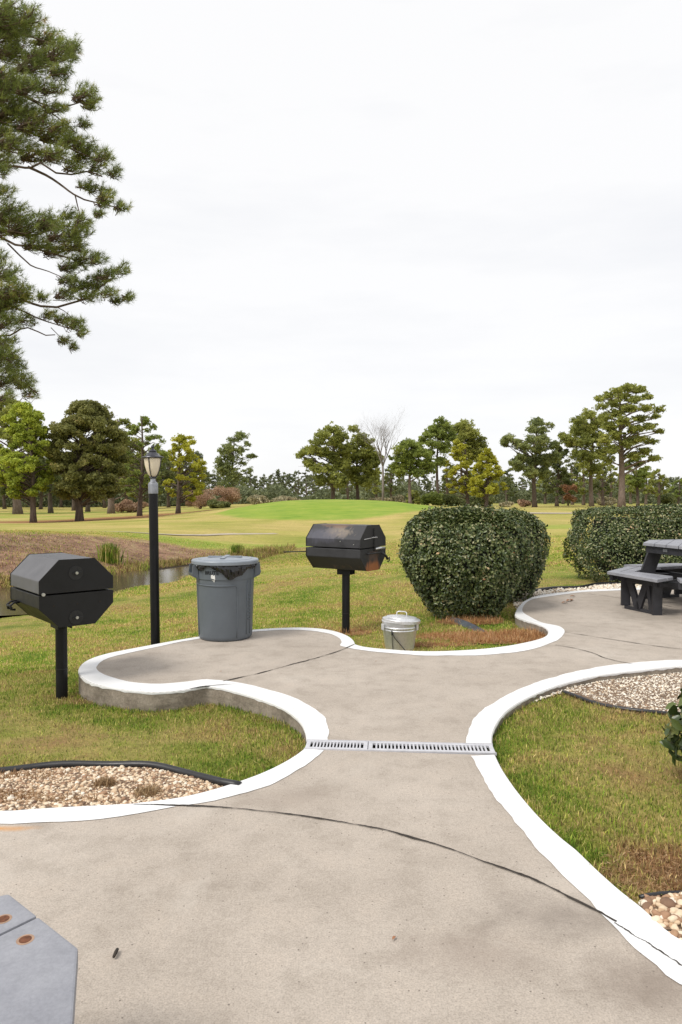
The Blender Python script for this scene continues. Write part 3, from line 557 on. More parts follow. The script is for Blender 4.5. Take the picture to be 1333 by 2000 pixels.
# ------------------------------------------------ grass blades
def blades(name,x,y,h,w,lean=.9,dry=None,zoff=-.004,mat='blade'):
    n=len(x); z=terr(x,y)+zoff; a=rng.uniform(0,2*math.pi,n); l=np.abs(rng.normal(0,lean,n)); lim=1.35 if lean<5 else 1.52; ln=h*np.sin(np.clip(l,0,lim)); up=h*np.cos(np.clip(l,0,lim))
    ca,sa=np.cos(a),np.sin(a); b=rng.uniform(0,2*math.pi,n); wx,wy=np.cos(b)*w/2,np.sin(b)*w/2
    v=np.empty((n,5,3),np.float32)
    v[:,0]=np.stack([x-wx,y-wy,z],1); v[:,1]=np.stack([x+wx,y+wy,z],1)
    mx_,my_,mz=x+ca*ln*.4,y+sa*ln*.4,z+up*.62
    v[:,2]=np.stack([mx_-wx*.8,my_-wy*.8,mz],1); v[:,3]=np.stack([mx_+wx*.8,my_+wy*.8,mz],1); v[:,4]=np.stack([x+ca*ln,y+sa*ln,z+up],1)
    t=np.array([[0,1,3],[0,3,2],[2,3,4]]); F_=(t[None]+np.arange(n)[:,None,None]*5).reshape(-1,3)
    dr=np.zeros(n) if dry is None else dry
    return tag(mk(name,v.reshape(-1,3),F_,MAT[mat],rnd=np.repeat(rng.random(n),5),attrs={'dry':np.repeat(dr,5)}),kind='stuff')
def scatter(n,x0,x1,y0,y1,dens_fn):
    x=rng.uniform(x0,x1,n); y=rng.uniform(y0,y1,n); k=(np.abs(x)<y*.56+1.7)
    x=x[k];y=y[k]; k=rng.random(len(x))<dens_fn(x,y); x=x[k];y=y[k]
    bad=inpoly(x,y,near_poly)|inpoly(x,y,far_poly)
    for b_ in beds: bad|=inpoly(x,y,b_)
    bad|=inpoly(x,y,pond)
    return x[~bad],y[~bad]
def dryness(x,y):
    d=np.zeros(len(x))
    for px,py,z,rx,ry,k in [(960,1248,-.1,.8,.3,1.0),(690,1225,-.12,.5,.25,.6),(830,1262,-.1,.5,.12,.7),(1330,1715,-.03,.3,.3,.9),(1180,1365,-.05,.35,.3,.75),(170,1372,-.18,.5,.2,.6),(20,1500,-.03,.6,.2,.6),(1260,1400,-.03,.4,.15,.5),(1100,1350,-.05,.3,.25,.5),(100,1240,-.25,1.2,.5,.4)]:
        c=P(px,py,z); q=np.hypot((x-c[0])/rx,(y-c[1])/ry)+wob(x,y,3)*.3; d=np.maximum(d,k*sstep(1.2,.4,q))
    return d
x,y=scatter(900000,-3.5,3.4,2.0,6.6,lambda x,y:np.clip(1.25-.12*y,.3,1))
xn=x;yn=y
blades('lawn_grass',x,y,rng.uniform(.012,.042,len(x)),rng.uniform(.0025,.0052,len(x)),1.3,dry=dryness(x,y))
x,y=scatter(900000,-8,8,6.3,16,lambda x,y:np.clip(1.3-.075*y,.1,1))
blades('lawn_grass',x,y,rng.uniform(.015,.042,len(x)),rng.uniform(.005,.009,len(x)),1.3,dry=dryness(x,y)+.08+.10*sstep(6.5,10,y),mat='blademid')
x,y=scatter(500000,-12,18,15,32,lambda x,y:np.clip(1.5-.04*y,.2,1)*((y<15+.0*x)|(~inpoly(x,y,bankpoly))))
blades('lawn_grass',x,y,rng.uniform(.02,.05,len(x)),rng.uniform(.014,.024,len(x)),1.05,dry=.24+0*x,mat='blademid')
# rough dry grass on the pond bank
x=rng.uniform(-20,-2,260000); y=rng.uniform(11,31,260000)
dd=distpoly(x,y,np.vstack([fb,sw])); ib=inpoly(x,y,bankpoly); k=((ib&(rng.random(len(x))<.28))|((dd<.9)&~inpoly(x,y,pond)&(distpoly(x,y,np.array(NEARB))>.8)))&(x>-y*.56-.5)
x=x[k];y=y[k]; near=np.exp(-distpoly(x,y,np.vstack([fb,sw]))/.8); clump=(wob(x,y,2.2)>-.05)
hh=.05+.42*near*rng.random(len(x))*np.where(clump,1,.35)
blades('bank_grass',x,y,hh,rng.uniform(.012,.025,len(x)),.6,dry=.48+.42*rng.random(len(x)))
# green reed clump on the bank
def reed(px,py,d,n,h,r,label):
    c=D(px,py,d); x=c[0]+rng.normal(0,r,n); y=c[1]+rng.normal(0,r,n)
    o=blades('reed_clump',x,y,rng.uniform(h*.5,h,n),np.full(n,.03),.25,dry=np.full(n,-.15)); del o['kind']; return tag(o,label,'reeds',None)
reed(216,1100,22.5,500,.75,.13,'upright green reed clump on the brown pond bank left of the lamp post')
reed(463,1092,27,260,.5,.12,'low olive reed tuft on the bank behind the grey bin')
weedm=m_leaf('dry_weed_stems',[(0,(.10,.06,.03)),(.5,(.30,.19,.10)),(1,(.50,.38,.22))],.8,.1,.2,6,.3)
# clover / weeds and litter
c=P(205,1540,-.01)
for px,py,r_ in [(205,1532,.05),(290,1552,.06)]:
    c=P(px,py,-.01); n=450; x=c[0]+(rng.normal(0,.5,n)).clip(-1,1)*r_; y=c[1]+rng.normal(0,.4,n).clip(-.8,.8)*r_
    o=blades('dry_weed',x,y,rng.uniform(.02,.05,n),np.full(n,.003),.9,dry=np.full(n,.85),zoff=.012); del o['kind']
    o.data.materials.clear(); o.data.materials.append(weedm)
    tag(o,'small dry weed tuft, left of two in the tan gravel bed' if px<250 else 'small dry weed tuft nearest the white kerb in the tan gravel bed','weed')
def straw_patch(pts,n,mat,ln=(.03,.09)):
    xs=[];ys=[]
    for px,py,z,rx,ry,k in pts:
        c=P(px,py,z); m_=int(n*k); a=rng.uniform(0,6.28,m_); q=np.sqrt(rng.random(m_)); xs.append(c[0]+rx*q*np.cos(a)+rng.normal(0,rx*.15,m_)); ys.append(c[1]+ry*q*np.sin(a)+rng.normal(0,ry*.15,m_))
    x=np.concatenate(xs);y=np.concatenate(ys); k=~(inpoly(x,y,near_poly)|inpoly(x,y,far_poly)); x=x[k];y=y[k]
    o=blades('pine_straw',x,y,rng.uniform(*ln,len(x)),rng.uniform(.0025,.005,len(x)),9.,zoff=.012); o.data.materials.clear(); o.data.materials.append(mat); return o
strawm=m_leaf('pine_straw_litter',[(0,(.09,.05,.025)),(.4,(.25,.14,.07)),(.7,(.40,.25,.13)),(1,(.55,.42,.26))],.8,.1,.2,6,.3)
strawo=m_leaf('orange_straw_litter',[(0,(.14,.06,.025)),(.4,(.38,.19,.08)),(.7,(.55,.32,.15)),(1,(.66,.50,.32))],.8,.1,.2,6,.3)
straw_patch([(960,1245,-.1,.75,.22,1.),(1035,1240,-.1,.3,.2,.5),(840,1262,-.1,.4,.08,.12),(690,1232,-.1,.2,.2,.1),(920,1215,-.1,.35,.2,.5),(985,1256,-.1,.5,.07,.7)],17000,strawo)
straw_patch([(-10,1560,-.02,.22,.07,1.),(10,1512,-.02,.28,.06,.6),(100,1567,-.02,.28,.02,.35),(165,1376,-.16,.28,.08,.12),(1310,1720,-.02,.22,.2,.5),(1170,1350,-.05,.3,.1,.12),(1275,1390,-.03,.3,.08,.1)],2600,strawm,(.015,.04))
# ------------------------------------------------ pedestal grills
OCT=[(-.27,.006),(-.27,.10),(-.13,.245),(.13,.245),(.27,.10),(.27,.006)]
OCB=[(.27,-.006),(.27,-.10),(.13,-.245),(-.13,-.245),(-.27,-.10),(-.27,-.006)]
def grill(loc,rz,L,zc,zg,label,mats,kind):
    g=empty('pedestal_grill',loc,rz,label=label,cat='grill',group='covered pedestal grills')
    mb,ml,me_=mats; z=lambda poly,s=1.:[(a*s,b*s+zc) for a,b in poly]
    m=MB(); m.prismx(z(OCB[::-1]),-L/2,L/2); b=m.build('firebox',mb,g,bevel=.006)
    m=MB(); m.prismx(z(OCT[::-1]),-L/2,L/2); l=m.build('lid',ml,g,bevel=.006)
    for s in (-1,1):
        m=MB(); m.prismx([(a,b) for a,b in z(OCB[::-1],1.012)],s*(L/2+.0005),s*(L/2+.005)); m.build('end_plate',me_,g)
        m=MB(); m.prismx([(a,b) for a,b in z(OCT[::-1],1.012)],s*(L/2+.0005),s*(L/2+.005)); m.build('end_plate',me_ if kind==1 else mb,g)
    m=MB(); m.lathe([(.044,zg-.3),(.044,zc-.22)],20); po=shade_auto(m.build('post',MAT['post'],g))
    m=MB(); m.lathe([(.0455,zg+.232),(.0455,zg+.238)],20); m.build('post_seam',MAT['darkpart'],po)
    m=MB(); m.box((0,0,zc-.275),(.17,.012,.075)); m.box((0,.05,zc-.275),(.17,.008,.075)); m.box((0,-.05,zc-.275),(.17,.008,.075)); m.build('mounting_bracket',MAT['black'],g,bevel=.003)
    return g,l
def vent(g,x,y,z,s):
    m=MB()
    def disc(r,x0,x1,cy=0,cz=0,n=20):
        m.prismx([(y+cy+r*math.cos(2*math.pi*k/n),z+cz+r*math.sin(2*math.pi*k/n)) for k in range(n)],x+s*x0,x+s*x1)
    disc(.052,.005,.009); disc(.008,.009,.012,.02,.026,8)
    o=m.build('vent',MAT['darkpart'],g)
    m=MB(); m.prismx([(y+.038*math.cos(a)+.012,z+.010*math.sin(a)-.002) for a in np.linspace(0,6.28,13)[:-1]],x+s*.012,x+s*.020); m.build('vent_tab',MAT['darkpart'],o)
    m=MB(); m.prismx([(y+.011*math.cos(a),z+.011*math.sin(a)) for a in np.linspace(0,6.28,9)[:-1]],x+s*.018,x+s*.030); m.build('bolt',MAT['bolt'],o)
lm=m_rusty('sky_sheen_lid',[(0,0,.2,.2,.2,.05,(.06,.06,.065),.5)],(.085,.085,.092))  # lid base colour lightened to stand in for sky reflection; end plates stay black
c=np.array([-2.18,5.30]); zg=terr1(*c)
# local +x points toward the camera-side end plate
gl,lid=grill((c[0],c[1],0),math.atan2(-.75,.66),.68,.70,zg,'clean black octagonal pedestal grill on a round post in the left grass',(MAT['black'],lm,MAT['black']),0)
vent(gl,.34,-.01,.845,1); vent(gl,.34,-.01,.515,1)
for dy in(-.17,.17,-.0):
    m=MB(); m.prismx([(dy+.007*math.cos(a),.615+.007*math.sin(a)) for a in np.linspace(0,6.28,9)[:-1]],.345,.347); m.build('screw_hole',MAT['joint'],gl)
m=MB(); m.prismx([(-.245+.012*math.cos(a),.705+.012*math.sin(a)) for a in np.linspace(0,6.28,13)[:-1]],.345,.36); m.build('hinge_bolt',MAT['bolt'],gl)
m=MB(); m.tube([(-.2,-.27,.60),(-.2,-.31,.60),(-.2,-.335,.58),(-.2,-.33,.55),(-.2,-.30,.545)],.009,8); m.tube([(-.12,-.27,.60),(-.12,-.31,.60),(-.12,-.335,.58),(-.12,-.33,.55),(-.12,-.30,.545)],.009,8); m.tube([(-.2,-.335,.575),(-.12,-.335,.575)],.009,8); m.build('handle',MAT['black'],gl,smooth=True)
RU=(.13,.06,.03)
mb=m_rusty('rusty_firebox',[(.34,.05,.52,.22,.25,.14,(.26,.10,.035),.9),(.1,-.25,.62,.6,.1,.05,(.16,.10,.07),.8),(-.1,-.2,.5,.5,.2,.09,(.05,.028,.02),.8)])
ml2=m_rusty('rusty_lid',[(.02,-.2,1.02,.22,.2,.07,(.30,.24,.18),.6),(-.15,-.2,.98,.3,.2,.1,(.075,.075,.10),.7),(-.05,0,1.09,.3,.3,.03,(.22,.12,.07),.5)],(.026,.026,.03))
m_e=m_rusty('rusty_end',[(.36,.0,.63,.1,.2,.12,(.30,.11,.035),.92),(.36,.0,.76,.1,.16,.08,(.08,.05,.035),.8)],(.016,.016,.017))
c=np.array([.055,7.62]); zg=terr1(*c)
gr_,lid=grill((c[0],c[1],0),R(-33),.70,.855,zg,'rust streaked black octagonal pedestal grill standing behind the path beside the metal pail',(mb,ml2,m_e),1)
m=MB(); m.tube([(-.35,-.2,.80),(-.36,-.22,.80),(-.50,-.30,.795),(-.60,-.36,.79)],.006,8); m.build('lid_rod',MAT['darkpart'],gr_,smooth=True)
m=MB(); m.tube([(.37,-.16,.80),(.40,-.10,.80),(.40,.13,.80)],.008,8); m.tube([(.40,.10,.80),(.42,.16,.76),(.42,.2,.72)],.014,8); m.tube([(.42,.2,.72),(.43,.225,.74),(.43,.22,.70),(.42,.2,.69)],.008,8); m.build('crank_handle',MAT['darkpart'],gr_,smooth=True)
m=MB(); 
for k in range(14):
    zz=1.06-k*.018; m.box((.365,.0+(.003 if k%2 else -.003),zz),(.008,.012 if k%2 else .006,.016))
m.build('chain',MAT['darkpart'],gr_)
m=MB(); m.tube([(.36,-.2,.955),(.37,-.06,.965)]+[(.375+.006*math.sin(k*1.6),-.06+k*.008,.966+.006*math.cos(k*1.6)) for k in range(16)],.003,6); m.build('spring_hook',MAT['galv'],gr_,smooth=True)
m=MB(); m.tube([(.36,.04,.84),(.37,.12,.845),(.38,.2,.845)],.012,8); m.build('grate_adjuster',MAT['galv'],gr_,smooth=True)
for xx,zz in((.1,.93),(.27,.90)): m=MB(); m.box((xx,-.2715,zz),(.009,.004,.009)); m.build('rivet',MAT['bolt'],gr_)
# ------------------------------------------------ grey bin
bc=P(441,1243.5); bn=empty('trash_bin',(bc[0],bc[1],.004),0,label='grey round plastic bin with a closed lid and black liner on the concrete pad',cat='trash bin')
prof=[(.235,.004),(.252,.0),(.263,.012),(.268,.04),(.283,.50),(.288,.60),(.296,.602),(.298,.70),(.300,.735),(.306,.737),(.306,.752),(.296,.753)]
m=MB(); m.lathe(prof,64); body=shade_auto(m.build('bin_body',MAT['bin'],bn),35)
def rad(z):
    for (r0,z0),(r1,z1) in zip(prof[1:],prof[2:]):
        if z0<=z<=z1: return r0+(r1-r0)*(z-z0)/max(z1-z0,1e-6)
    return .29
def cyl(a,z,o=0.): r=rad(z)+o; return (r*math.cos(a),r*math.sin(a),z)
fa=math.atan2(-bc[1],-bc[0])   # towards the camera
def ang_(k): return fa+k       # + is to the viewer's right (counter-clockwise seen from above)
m=MB()
m.tube([cyl(ang_(-1.25),.04,.002),cyl(ang_(-1.25),.2,.002),cyl(ang_(-1.25),.40,.002),cyl(ang_(-1.23),.535,.002)]+[cyl(ang_(a),.548-.006*math.sin((a+1.2)*1.5),.003) for a in np.linspace(-1.2,.32,14)]+[cyl(ang_(.40),.53,.002),cyl(ang_(.42),.50,.002),cyl(ang_(.42),.3,.002),cyl(ang_(.42),.15,.002),cyl(ang_(.42),.03,.002)],.0055,8)
for s in(.85,1.05): m.tube([cyl(ang_(s),.05,.001),cyl(ang_(s),.3,.001),cyl(ang_(s),.58,.001)],.006,8)
for k in range(8): m.box(cyl(ang_(.95),.2+k*.035,.0),(.02,.03,.006),rz=ang_(.95))
m.build('moulded_rib',MAT['bin'],body,smooth=True)
for s in(-1,1):
    a=ang_(s*1.42+.12); M=Matrix.Rotation(a,4,'Z'); m=MB()
    for yy in(-.075,.075):
        pr=[(.285,.60),(.345,.635),(.352,.665),(.345,.74),(.30,.745)]
        n=len(pr); v=[M@Vector((x_,yy+t,z_)) for t in(-.008,.008) for x_,z_ in pr]; m.add(v,[tuple(range(n-1,-1,-1)),tuple(range(n,2*n))]+[(i,(i+1)%n,n+(i+1)%n,n+i) for i in range(n)])
    pr=[(.285,.595),(.345,.628),(.356,.66),(.348,.66),(.338,.64),(.285,.61)]; n=len(pr)
    v=[M@Vector((x_,t,z_)) for t in(-.083,.083) for x_,z_ in pr]; m.add(v,[tuple(range(n-1,-1,-1)),tuple(range(n,2*n))]+[(i,(i+1)%n,n+(i+1)%n,n+i) for i in range(n)])
    m.build('handle',MAT['bin'],bn,bevel=.002)
# liner: crumpled skirt hanging out from below the lid
n=220; v=[];f=[]; rs=np.random.default_rng(3)
def drop(k):
    a=(k+math.pi)%(2*math.pi)-math.pi; d=.05+.016*math.sin(a*5)+.010*math.sin(a*13)
    d+=.085*math.exp(-((a-.16)/.5)**2)+.02*math.exp(-((a-.95)/.15)**2)+.03*math.exp(-((a+1.2)/.12)**2)-.022*math.exp(-((a+.45)/.3)**2)
    return max(d,.008)
for j in range(7):
    for i in range(n):
        a=2*math.pi*i/n; t=j/6; dz=drop(a)*t; rr_=.309+.004*math.sin(a*31+t*3)+.007*math.sin(a*17+t*5)*t+.010*math.sin(a*47-t*4)*t*(1-t*.5)+.022*math.sin(math.pi*t)*min(1,drop(a)/.06)
        rr_=max(rr_,.3075); v.append((rr_*math.cos(fa+a),rr_*math.sin(fa+a),.757-dz))
for j in range(6):
    for i in range(n): f.append((j*n+i,j*n+(i+1)%n,(j+1)*n+(i+1)%n,(j+1)*n+i))
mk('bin_liner',v,f,MAT['bag'],bn)
m=MB(); m.lathe([(.300,.744),(.330,.742),(.334,.748),(.334,.772),(.326,.782),(.30,.786),(.27,.783),(.262,.790),(.20,.796),(.02,.802),(.001,.802)],64); ld=shade_auto(m.build('lid',MAT['lid'],bn),30)
m=MB(); m.box((0,.0,.805),(.34,.045,.012)); m.box((.0,0,.803),(.045,.36,.010)); m.build('lid_rib',MAT['lid'],ld,bevel=.004)
# lettering wrapped on the body
def wraptext(txt,size,a0,z0,mat,name,parent,off=.0015,ext=.001):
    cu_=bpy.data.curves.new('t','FONT'); cu_.body=txt; cu_.size=size; cu_.extrude=ext; cu_.offset=.0016; cu_.space_character=1.05
    t=bpy.data.objects.new('t',cu_); link(t); bpy.context.view_layer.update(); dg_=bpy.context.evaluated_depsgraph_get(); me=bpy.data.meshes.new_from_object(t.evaluated_get(dg_))
    vv=[v.co.copy() for v in me.vertices]; ff=[tuple(p.vertices) for p in me.polygons]; bpy.data.objects.remove(t); bpy.data.meshes.remove(me)
    w=max(p.x for p in vv); o=[]
    for p in vv: 
        a=a0+(p.x-w/2)/.3; r=rad(z0+p.y)+off+p.z+ext; o.append((r*math.cos(a),r*math.sin(a),z0+p.y))
    return mk(name,o,ff,mat,parent)
wraptext('BRUTE',.048,ang_(-.46),.655,MAT['decal'],'lettering',body)
v=[cyl(ang_(-.40+dx*.0055),.622+dy*.0042,.002) for dx,dy in [(-13,6),(-6,8),(2,5),(11,7),(13,-3),(4,-11),(-1,-7),(-10,-6),(-14,0)]]
mk('sticker',v,[tuple(range(9))],MAT['sticker'],body)
# ------------------------------------------------ galvanised pail with lid
pc=D(781,1262,6.72); pz=terr1(pc[0],pc[1]); pl_=empty('metal_pail',(pc[0],pc[1],pz),0,label='small galvanised metal ash pail with a lid in the grass behind the path',cat='pail')
m=MB(); m.lathe([(.13,.0),(.140,.004),(.142,.02),(.168,.20),(.171,.205),(.168,.212),(.170,.225),(.174,.232),(.170,.24),(.176,.285),(.178,.29)],48); pb=shade_auto(m.build('pail_body',MAT['galv'],pl_),30)
m=MB(); m.lathe([(.180,.272),(.187,.272),(.189,.300),(.186,.304),(.150,.318),(.148,.322),(.08,.334),(.001,.338)],48)
o=shade_auto(m.build('lid',MAT['galv'],pl_),30); o.rotation_euler=(R(-2),R(3.5),0)
m=MB(); m.tube([(-.05,0,.33),(-.048,0,.365),(-.03,0,.375),(.03,0,.375),(.048,0,.365),(.05,0,.33)],.0055,8); m.build('lid_handle',MAT['galv'],o,smooth=True)
fa2=math.atan2(-pc[1],-pc[0])
def pc_(a,z,r): return (r*math.cos(fa2+a),r*math.sin(fa2+a),z)
m=MB(); m.tube([pc_(-.42,.195,.175)]+[pc_(-.42+k*.13,.175-k*.026,.176-k*.001) for k in range(1,8)],.004,6); m.tube([pc_(-.44,.215,.18),pc_(-.42,.17,.18)],.006,6); m.tube([pc_(-.43,.18,.176),pc_(-.45,.10,.165),pc_(-.44,.03,.152)],.003,6); m.build('bail_handle',MAT['darkpart'],pl_,smooth=True)
for a in(-1.1,1.25): m=MB(); m.box(pc_(a,.235,.185),(.01,.05,.06),rz=fa2+a); m.build('side_lug',MAT['galv'],pl_,bevel=.003)
# ------------------------------------------------ lamp post
lc=D(304,1258,6.95); lz=terr1(lc[0],lc[1]); lp=empty('lamp_post',(lc[0],lc[1],0),0,label='black post lamp with a frosted cream lantern at the back of the concrete pad',cat='lamp post')
lp.rotation_euler=(0,R(-.5),0)
m=MB(); m.lathe([(.046,lz-.3),(.046,1.465)],24); shade_auto(m.build('post',MAT['post'],lp))
m=MB(); m.lathe([(.047,1.44),(.049,1.442),(.049,1.535),(.044,1.55),(.030,1.562),(.026,1.575),(.026,1.60)],24); shade_auto(m.build('collar',MAT['collar'],lp),30)
m=MB(); m.lathe([(.020,1.59),(.030,1.594),(.040,1.604),(.034,1.612),(.030,1.618)],24); shade_auto(m.build('lantern_base',MAT['lampmetal'],lp),30)
gp=[(.030,1.612),(.046,1.632),(.064,1.672),(.077,1.72),(.085,1.775),(.088,1.805)]
m=MB(); m.lathe(gp,32); gb=m.build('lantern_glass',MAT['glass'],lp,smooth=True)
for k in range(4):
    a=R(-100)+k*math.pi/2; m=MB(); m.tube([((r+.003)*math.cos(a),(r+.003)*math.sin(a),z) for r,z in gp],.0055,6); m.build('lantern_rib',MAT['lampmetal'],lp,smooth=True)
m=MB(); m.lathe([(.085,1.80),(.107,1.802),(.112,1.808),(.108,1.815),(.085,1.820),(.065,1.832),(.048,1.852),(.036,1.862),(.032,1.866),(.038,1.870),(.036,1.880),(.020,1.888),(.012,1.895),(.011,1.902),(.017,1.912),(.016,1.922),(.008,1.934),(.001,1.938)],32); shade_auto(m.build('lantern_cap',MAT['lampmetal'],lp),28)
# ------------------------------------------------ picnic table on the far patio (octagonal, four chevron benches)
TC=np.array([4.68,8.52]); SA=.46
def loc2(p): q=np.array(p[:2])-TC; return q
def benchpoly():
    pts=dict(A=(1186,1116),B=(1284,1132),C=(1322,1126),D=(1239,1116),F=(1262,1105),G=(1226,1106))
    return {k:loc2(P(a,b,SA)) for k,(a,b) in pts.items()}
bp=benchpoly()
pt=empty('picnic_table',(TC[0],TC[1],0),0,label='dark framed octagonal picnic table with grey chevron benches on the far patio',cat='picnic table')
def rot(v,k): a=-k*math.pi/2; return np.array([v[0]*math.cos(a)-v[1]*math.sin(a),v[0]*math.sin(a)+v[1]*math.cos(a)])
def poly_in(m,poly,z0,z1):
    m.prism([tuple(p) for p in poly],z0,z1)
def lerp(a,b,t): return a+(b-a)*t
proto=[]
for k in range(4):
    A_,B_,C_,D_,G_=[rot(bp[n],k) for n in 'ABCDG']
    F_=D_+ (G_-A_)*.85
    u=(B_-A_)/np.linalg.norm(B_-A_)
    m=MB()
    for t0,t1 in((0,.48),(.52,1.)):
        a0=lerp(A_,D_,t0);a1=lerp(A_,D_,t1);b0=lerp(B_,C_,t0);b1=lerp(B_,C_,t1); g0=lerp(G_,F_,t0);g1=lerp(G_,F_,t1)
        if t0==0: p=[a0,b0,b1,a1]
        else: p=[a0,b0,lerp(b0,b1,.6),b1-(C_-D_)/np.linalg.norm(C_-D_)*.06,a1]
        poly_in(m,p,SA-.036,SA)
        poly_in(m,[g0,a0+(g0-a0)*.008,a1+(g1-a1)*.008,g1],SA-.036,SA)
    o=m.build('bench',MAT['plank'],pt,bevel=.003)
    # support beam under bench and leg frame
    mid=lerp(A_,D_,.5); c1=lerp(mid,lerp(B_,C_,.5),.12); c2=lerp(mid,lerp(B_,C_,.5),.80)
    m=MB(); e1=np.array([c1[0],c1[1]]); e2=np.array([c2[0],c2[1]])
    def b3(p,z): return (p[0],p[1],z)
    fr=MAT['frame']
    m.beam(b3(e1,.02),b3(e2,.02),.038,.038)
    m.beam(b3(e1,.04),b3(e1,.405),.11,.04) ; m.beam(b3(e2,0),b3(e2,.405),.11,.045)
    mm_=lerp(e1,e2,.42); m.beam(b3(mm_,.03),b3(lerp(e1,e2,.12),.39),.038,.09); m.beam(b3(mm_,.03),b3(lerp(e1,e2,.70),.39),.038,.09); m.beam(b3(lerp(e1,e2,.84),.03),b3(lerp(e1,e2,.72),.39),.035,.05)
    m.build('leg',fr,pt,bevel=.002)
    m=MB(); m.beam(b3(lerp(e1,e2,-.22),.383),b3(lerp(e1,e2,1.12),.383),.04,.085); m.beam(b3(lerp(A_,D_,.15),.382),b3(lerp(G_,F_,.35),.382),.04,.08)
    m.beam(b3(lerp(mid,lerp(B_,C_,.5),.62),.335),b3((0,0),.335),.045,.12); m.beam(b3(lerp(e1,e2,.95)-u*.0,.36),b3(C_*.86,.36),.13,.05)
    m.build('bench_support',fr,pt,bevel=.002)
    # leaning post from bench inner side to table top
    s_=lerp(D_,F_,.42)*.94; tpt=lerp(D_,F_,.55)*.80
    m=MB(); m.beam(b3(s_*1.02,.30),b3(tpt,.785),.045,.17); m.build('post',fr,pt,bevel=.002)
ZT=.83; r8=.86; m=MB(); a0=R(172)
verts8=[np.array([r8*math.cos(a0-k*math.pi/4),r8*math.sin(a0-k*math.pi/4)]) for k in range(8)]
# boards parallel to one edge: clip octagon into strips
def clip(poly,nrm,c0,c1):
    def half(pl,n_,c_):
        o=[]; 
        for i in range(len(pl)):
            a,b=pl[i-1],pl[i]; da=n_@a-c_; db=n_@b-c_
            if (da>=0)!=(db>=0): o.append(a+(b-a)*(da/(da-db)))
            if db>=0: o.append(b)
        return o
    return half(half(poly,nrm,c0),-nrm,-c1)
def boards(m,poly,nrm,w,gap,z0,z1,off=0):
    c=[nrm@p for p in poly]; s=min(c)+off
    if off>0:
        pl=clip(poly,nrm,min(c)-1,s-gap); 
        if len(pl)>2: m.prism([tuple(p) for p in pl],z0,z1)
    while s<max(c):
        pl=clip(poly,nrm,s,min(s+w,max(c)+.01))
        if len(pl)>2: m.prism([tuple(p) for p in pl],z0,z1)
        s+=w+gap
e=verts8[1]-verts8[0]; nn_=np.array([e[1],-e[0]])/np.linalg.norm(e)
boards(m,verts8[::-1],nn_,.14,.006,ZT-.036,ZT); tp=m.build('table_top',MAT['plank'],pt,bevel=.003)
m=MB()
for k in range(8): a=verts8[k]*.94; b=verts8[(k+1)%8]*.94; m.beam((a[0],a[1],ZT-.08),(b[0],b[1],ZT-.08),.035,.085)
m.beam((-.7,0,ZT-.08),(.7,0,ZT-.08),.04,.08); m.beam((0,-.7,ZT-.08),(0,.7,ZT-.08),.04,.08); m.build('top_frame',MAT['frame'],pt,bevel=.002)
# little plate on the frame
sa=verts8[0]*.965; sb=verts8[7]*.965; pz_=sa+(sb-sa)*.55; dd_=(sb-sa)/np.linalg.norm(sb-sa)
m=MB(); m.beam((*(pz_-dd_*.035),ZT-.075),(*(pz_+dd_*.035),ZT-.075),.004,.035); m.build('maker_plate',MAT['collar'],pt)
# ------------------------------------------------ low octagonal table, lower left corner
zt=.46; p1=P(18,1745,zt)[:2]; p2=P(153,1851,zt)[:2]; e=(p2-p1); Ls=np.linalg.norm(e); e/=Ls; nrm=np.array([-e[1],e[0]]); nrm=nrm if nrm@p1>0 else -nrm
# outline: octagon with this edge
pts=[p1,p2]; hd=math.atan2(e[1],e[0]); p=p2.copy(); seq=[-32,-52,-48,-48,-48,-48,-46]; lens=[.33,.30,.31,.31,.33,.30]
for dA,Lx in zip(seq,lens): hd+=R(dA); p=p+Lx*np.array([math.cos(hd),math.sin(hd)]); pts.append(p)
cen=np.mean(pts,0)
ft=empty('side_table',(cen[0],cen[1],0),0,label='low grey plank octagonal table with rust ringed bolt holes in the lower left corner',cat='low table')
poly=[q-cen for q in pts]
area=sum(poly[i-1][0]*poly[i][1]-poly[i][0]*poly[i-1][1] for i in range(len(poly)))
if area<0: poly=poly[::-1]
g1=P(82,1787,zt)[:2]-cen; off=e@g1-min(e@q for q in poly); m=MB()
mod=off%.406; boards(m,poly,e,.400,.006,zt-.038,zt,mod); tb=m.build('table_top',MAT['plank'],ft,bevel=.005)
for (bx,by) in ((50,1835),(7,1795)):
    q=P(bx,by,zt)[:2]-cen
    m=MB(); m.lathe([(.0125,zt+.0004),(.0125,zt+.0012)],24,(q[0],q[1],0)); o=m.build('bolt_hole',MAT['rust'],tb)
    m=MB(); m.lathe([(.018,zt+.0002),(.018,zt+.0004)],24,(q[0],q[1],0)); m.build('rust_ring',MAT['rusthalo'],tb)
m=MB(); m.beam((-.24,0,zt-.075),(.24,0,zt-.075),.04,.07); m.beam((0,-.24,zt-.075),(0,.24,zt-.075),.04,.07); m.build('top_frame',MAT['frame'],ft)
for sx_,sy_ in((-1,-1),(1,-1),(1,1),(-1,1)):
    m=MB(); m.beam((sx_*.2,sy_*.2,0.003),(sx_*.17,sy_*.17,zt-.04),.09,.038); m.build('leg',MAT['frame'],ft,bevel=.002)
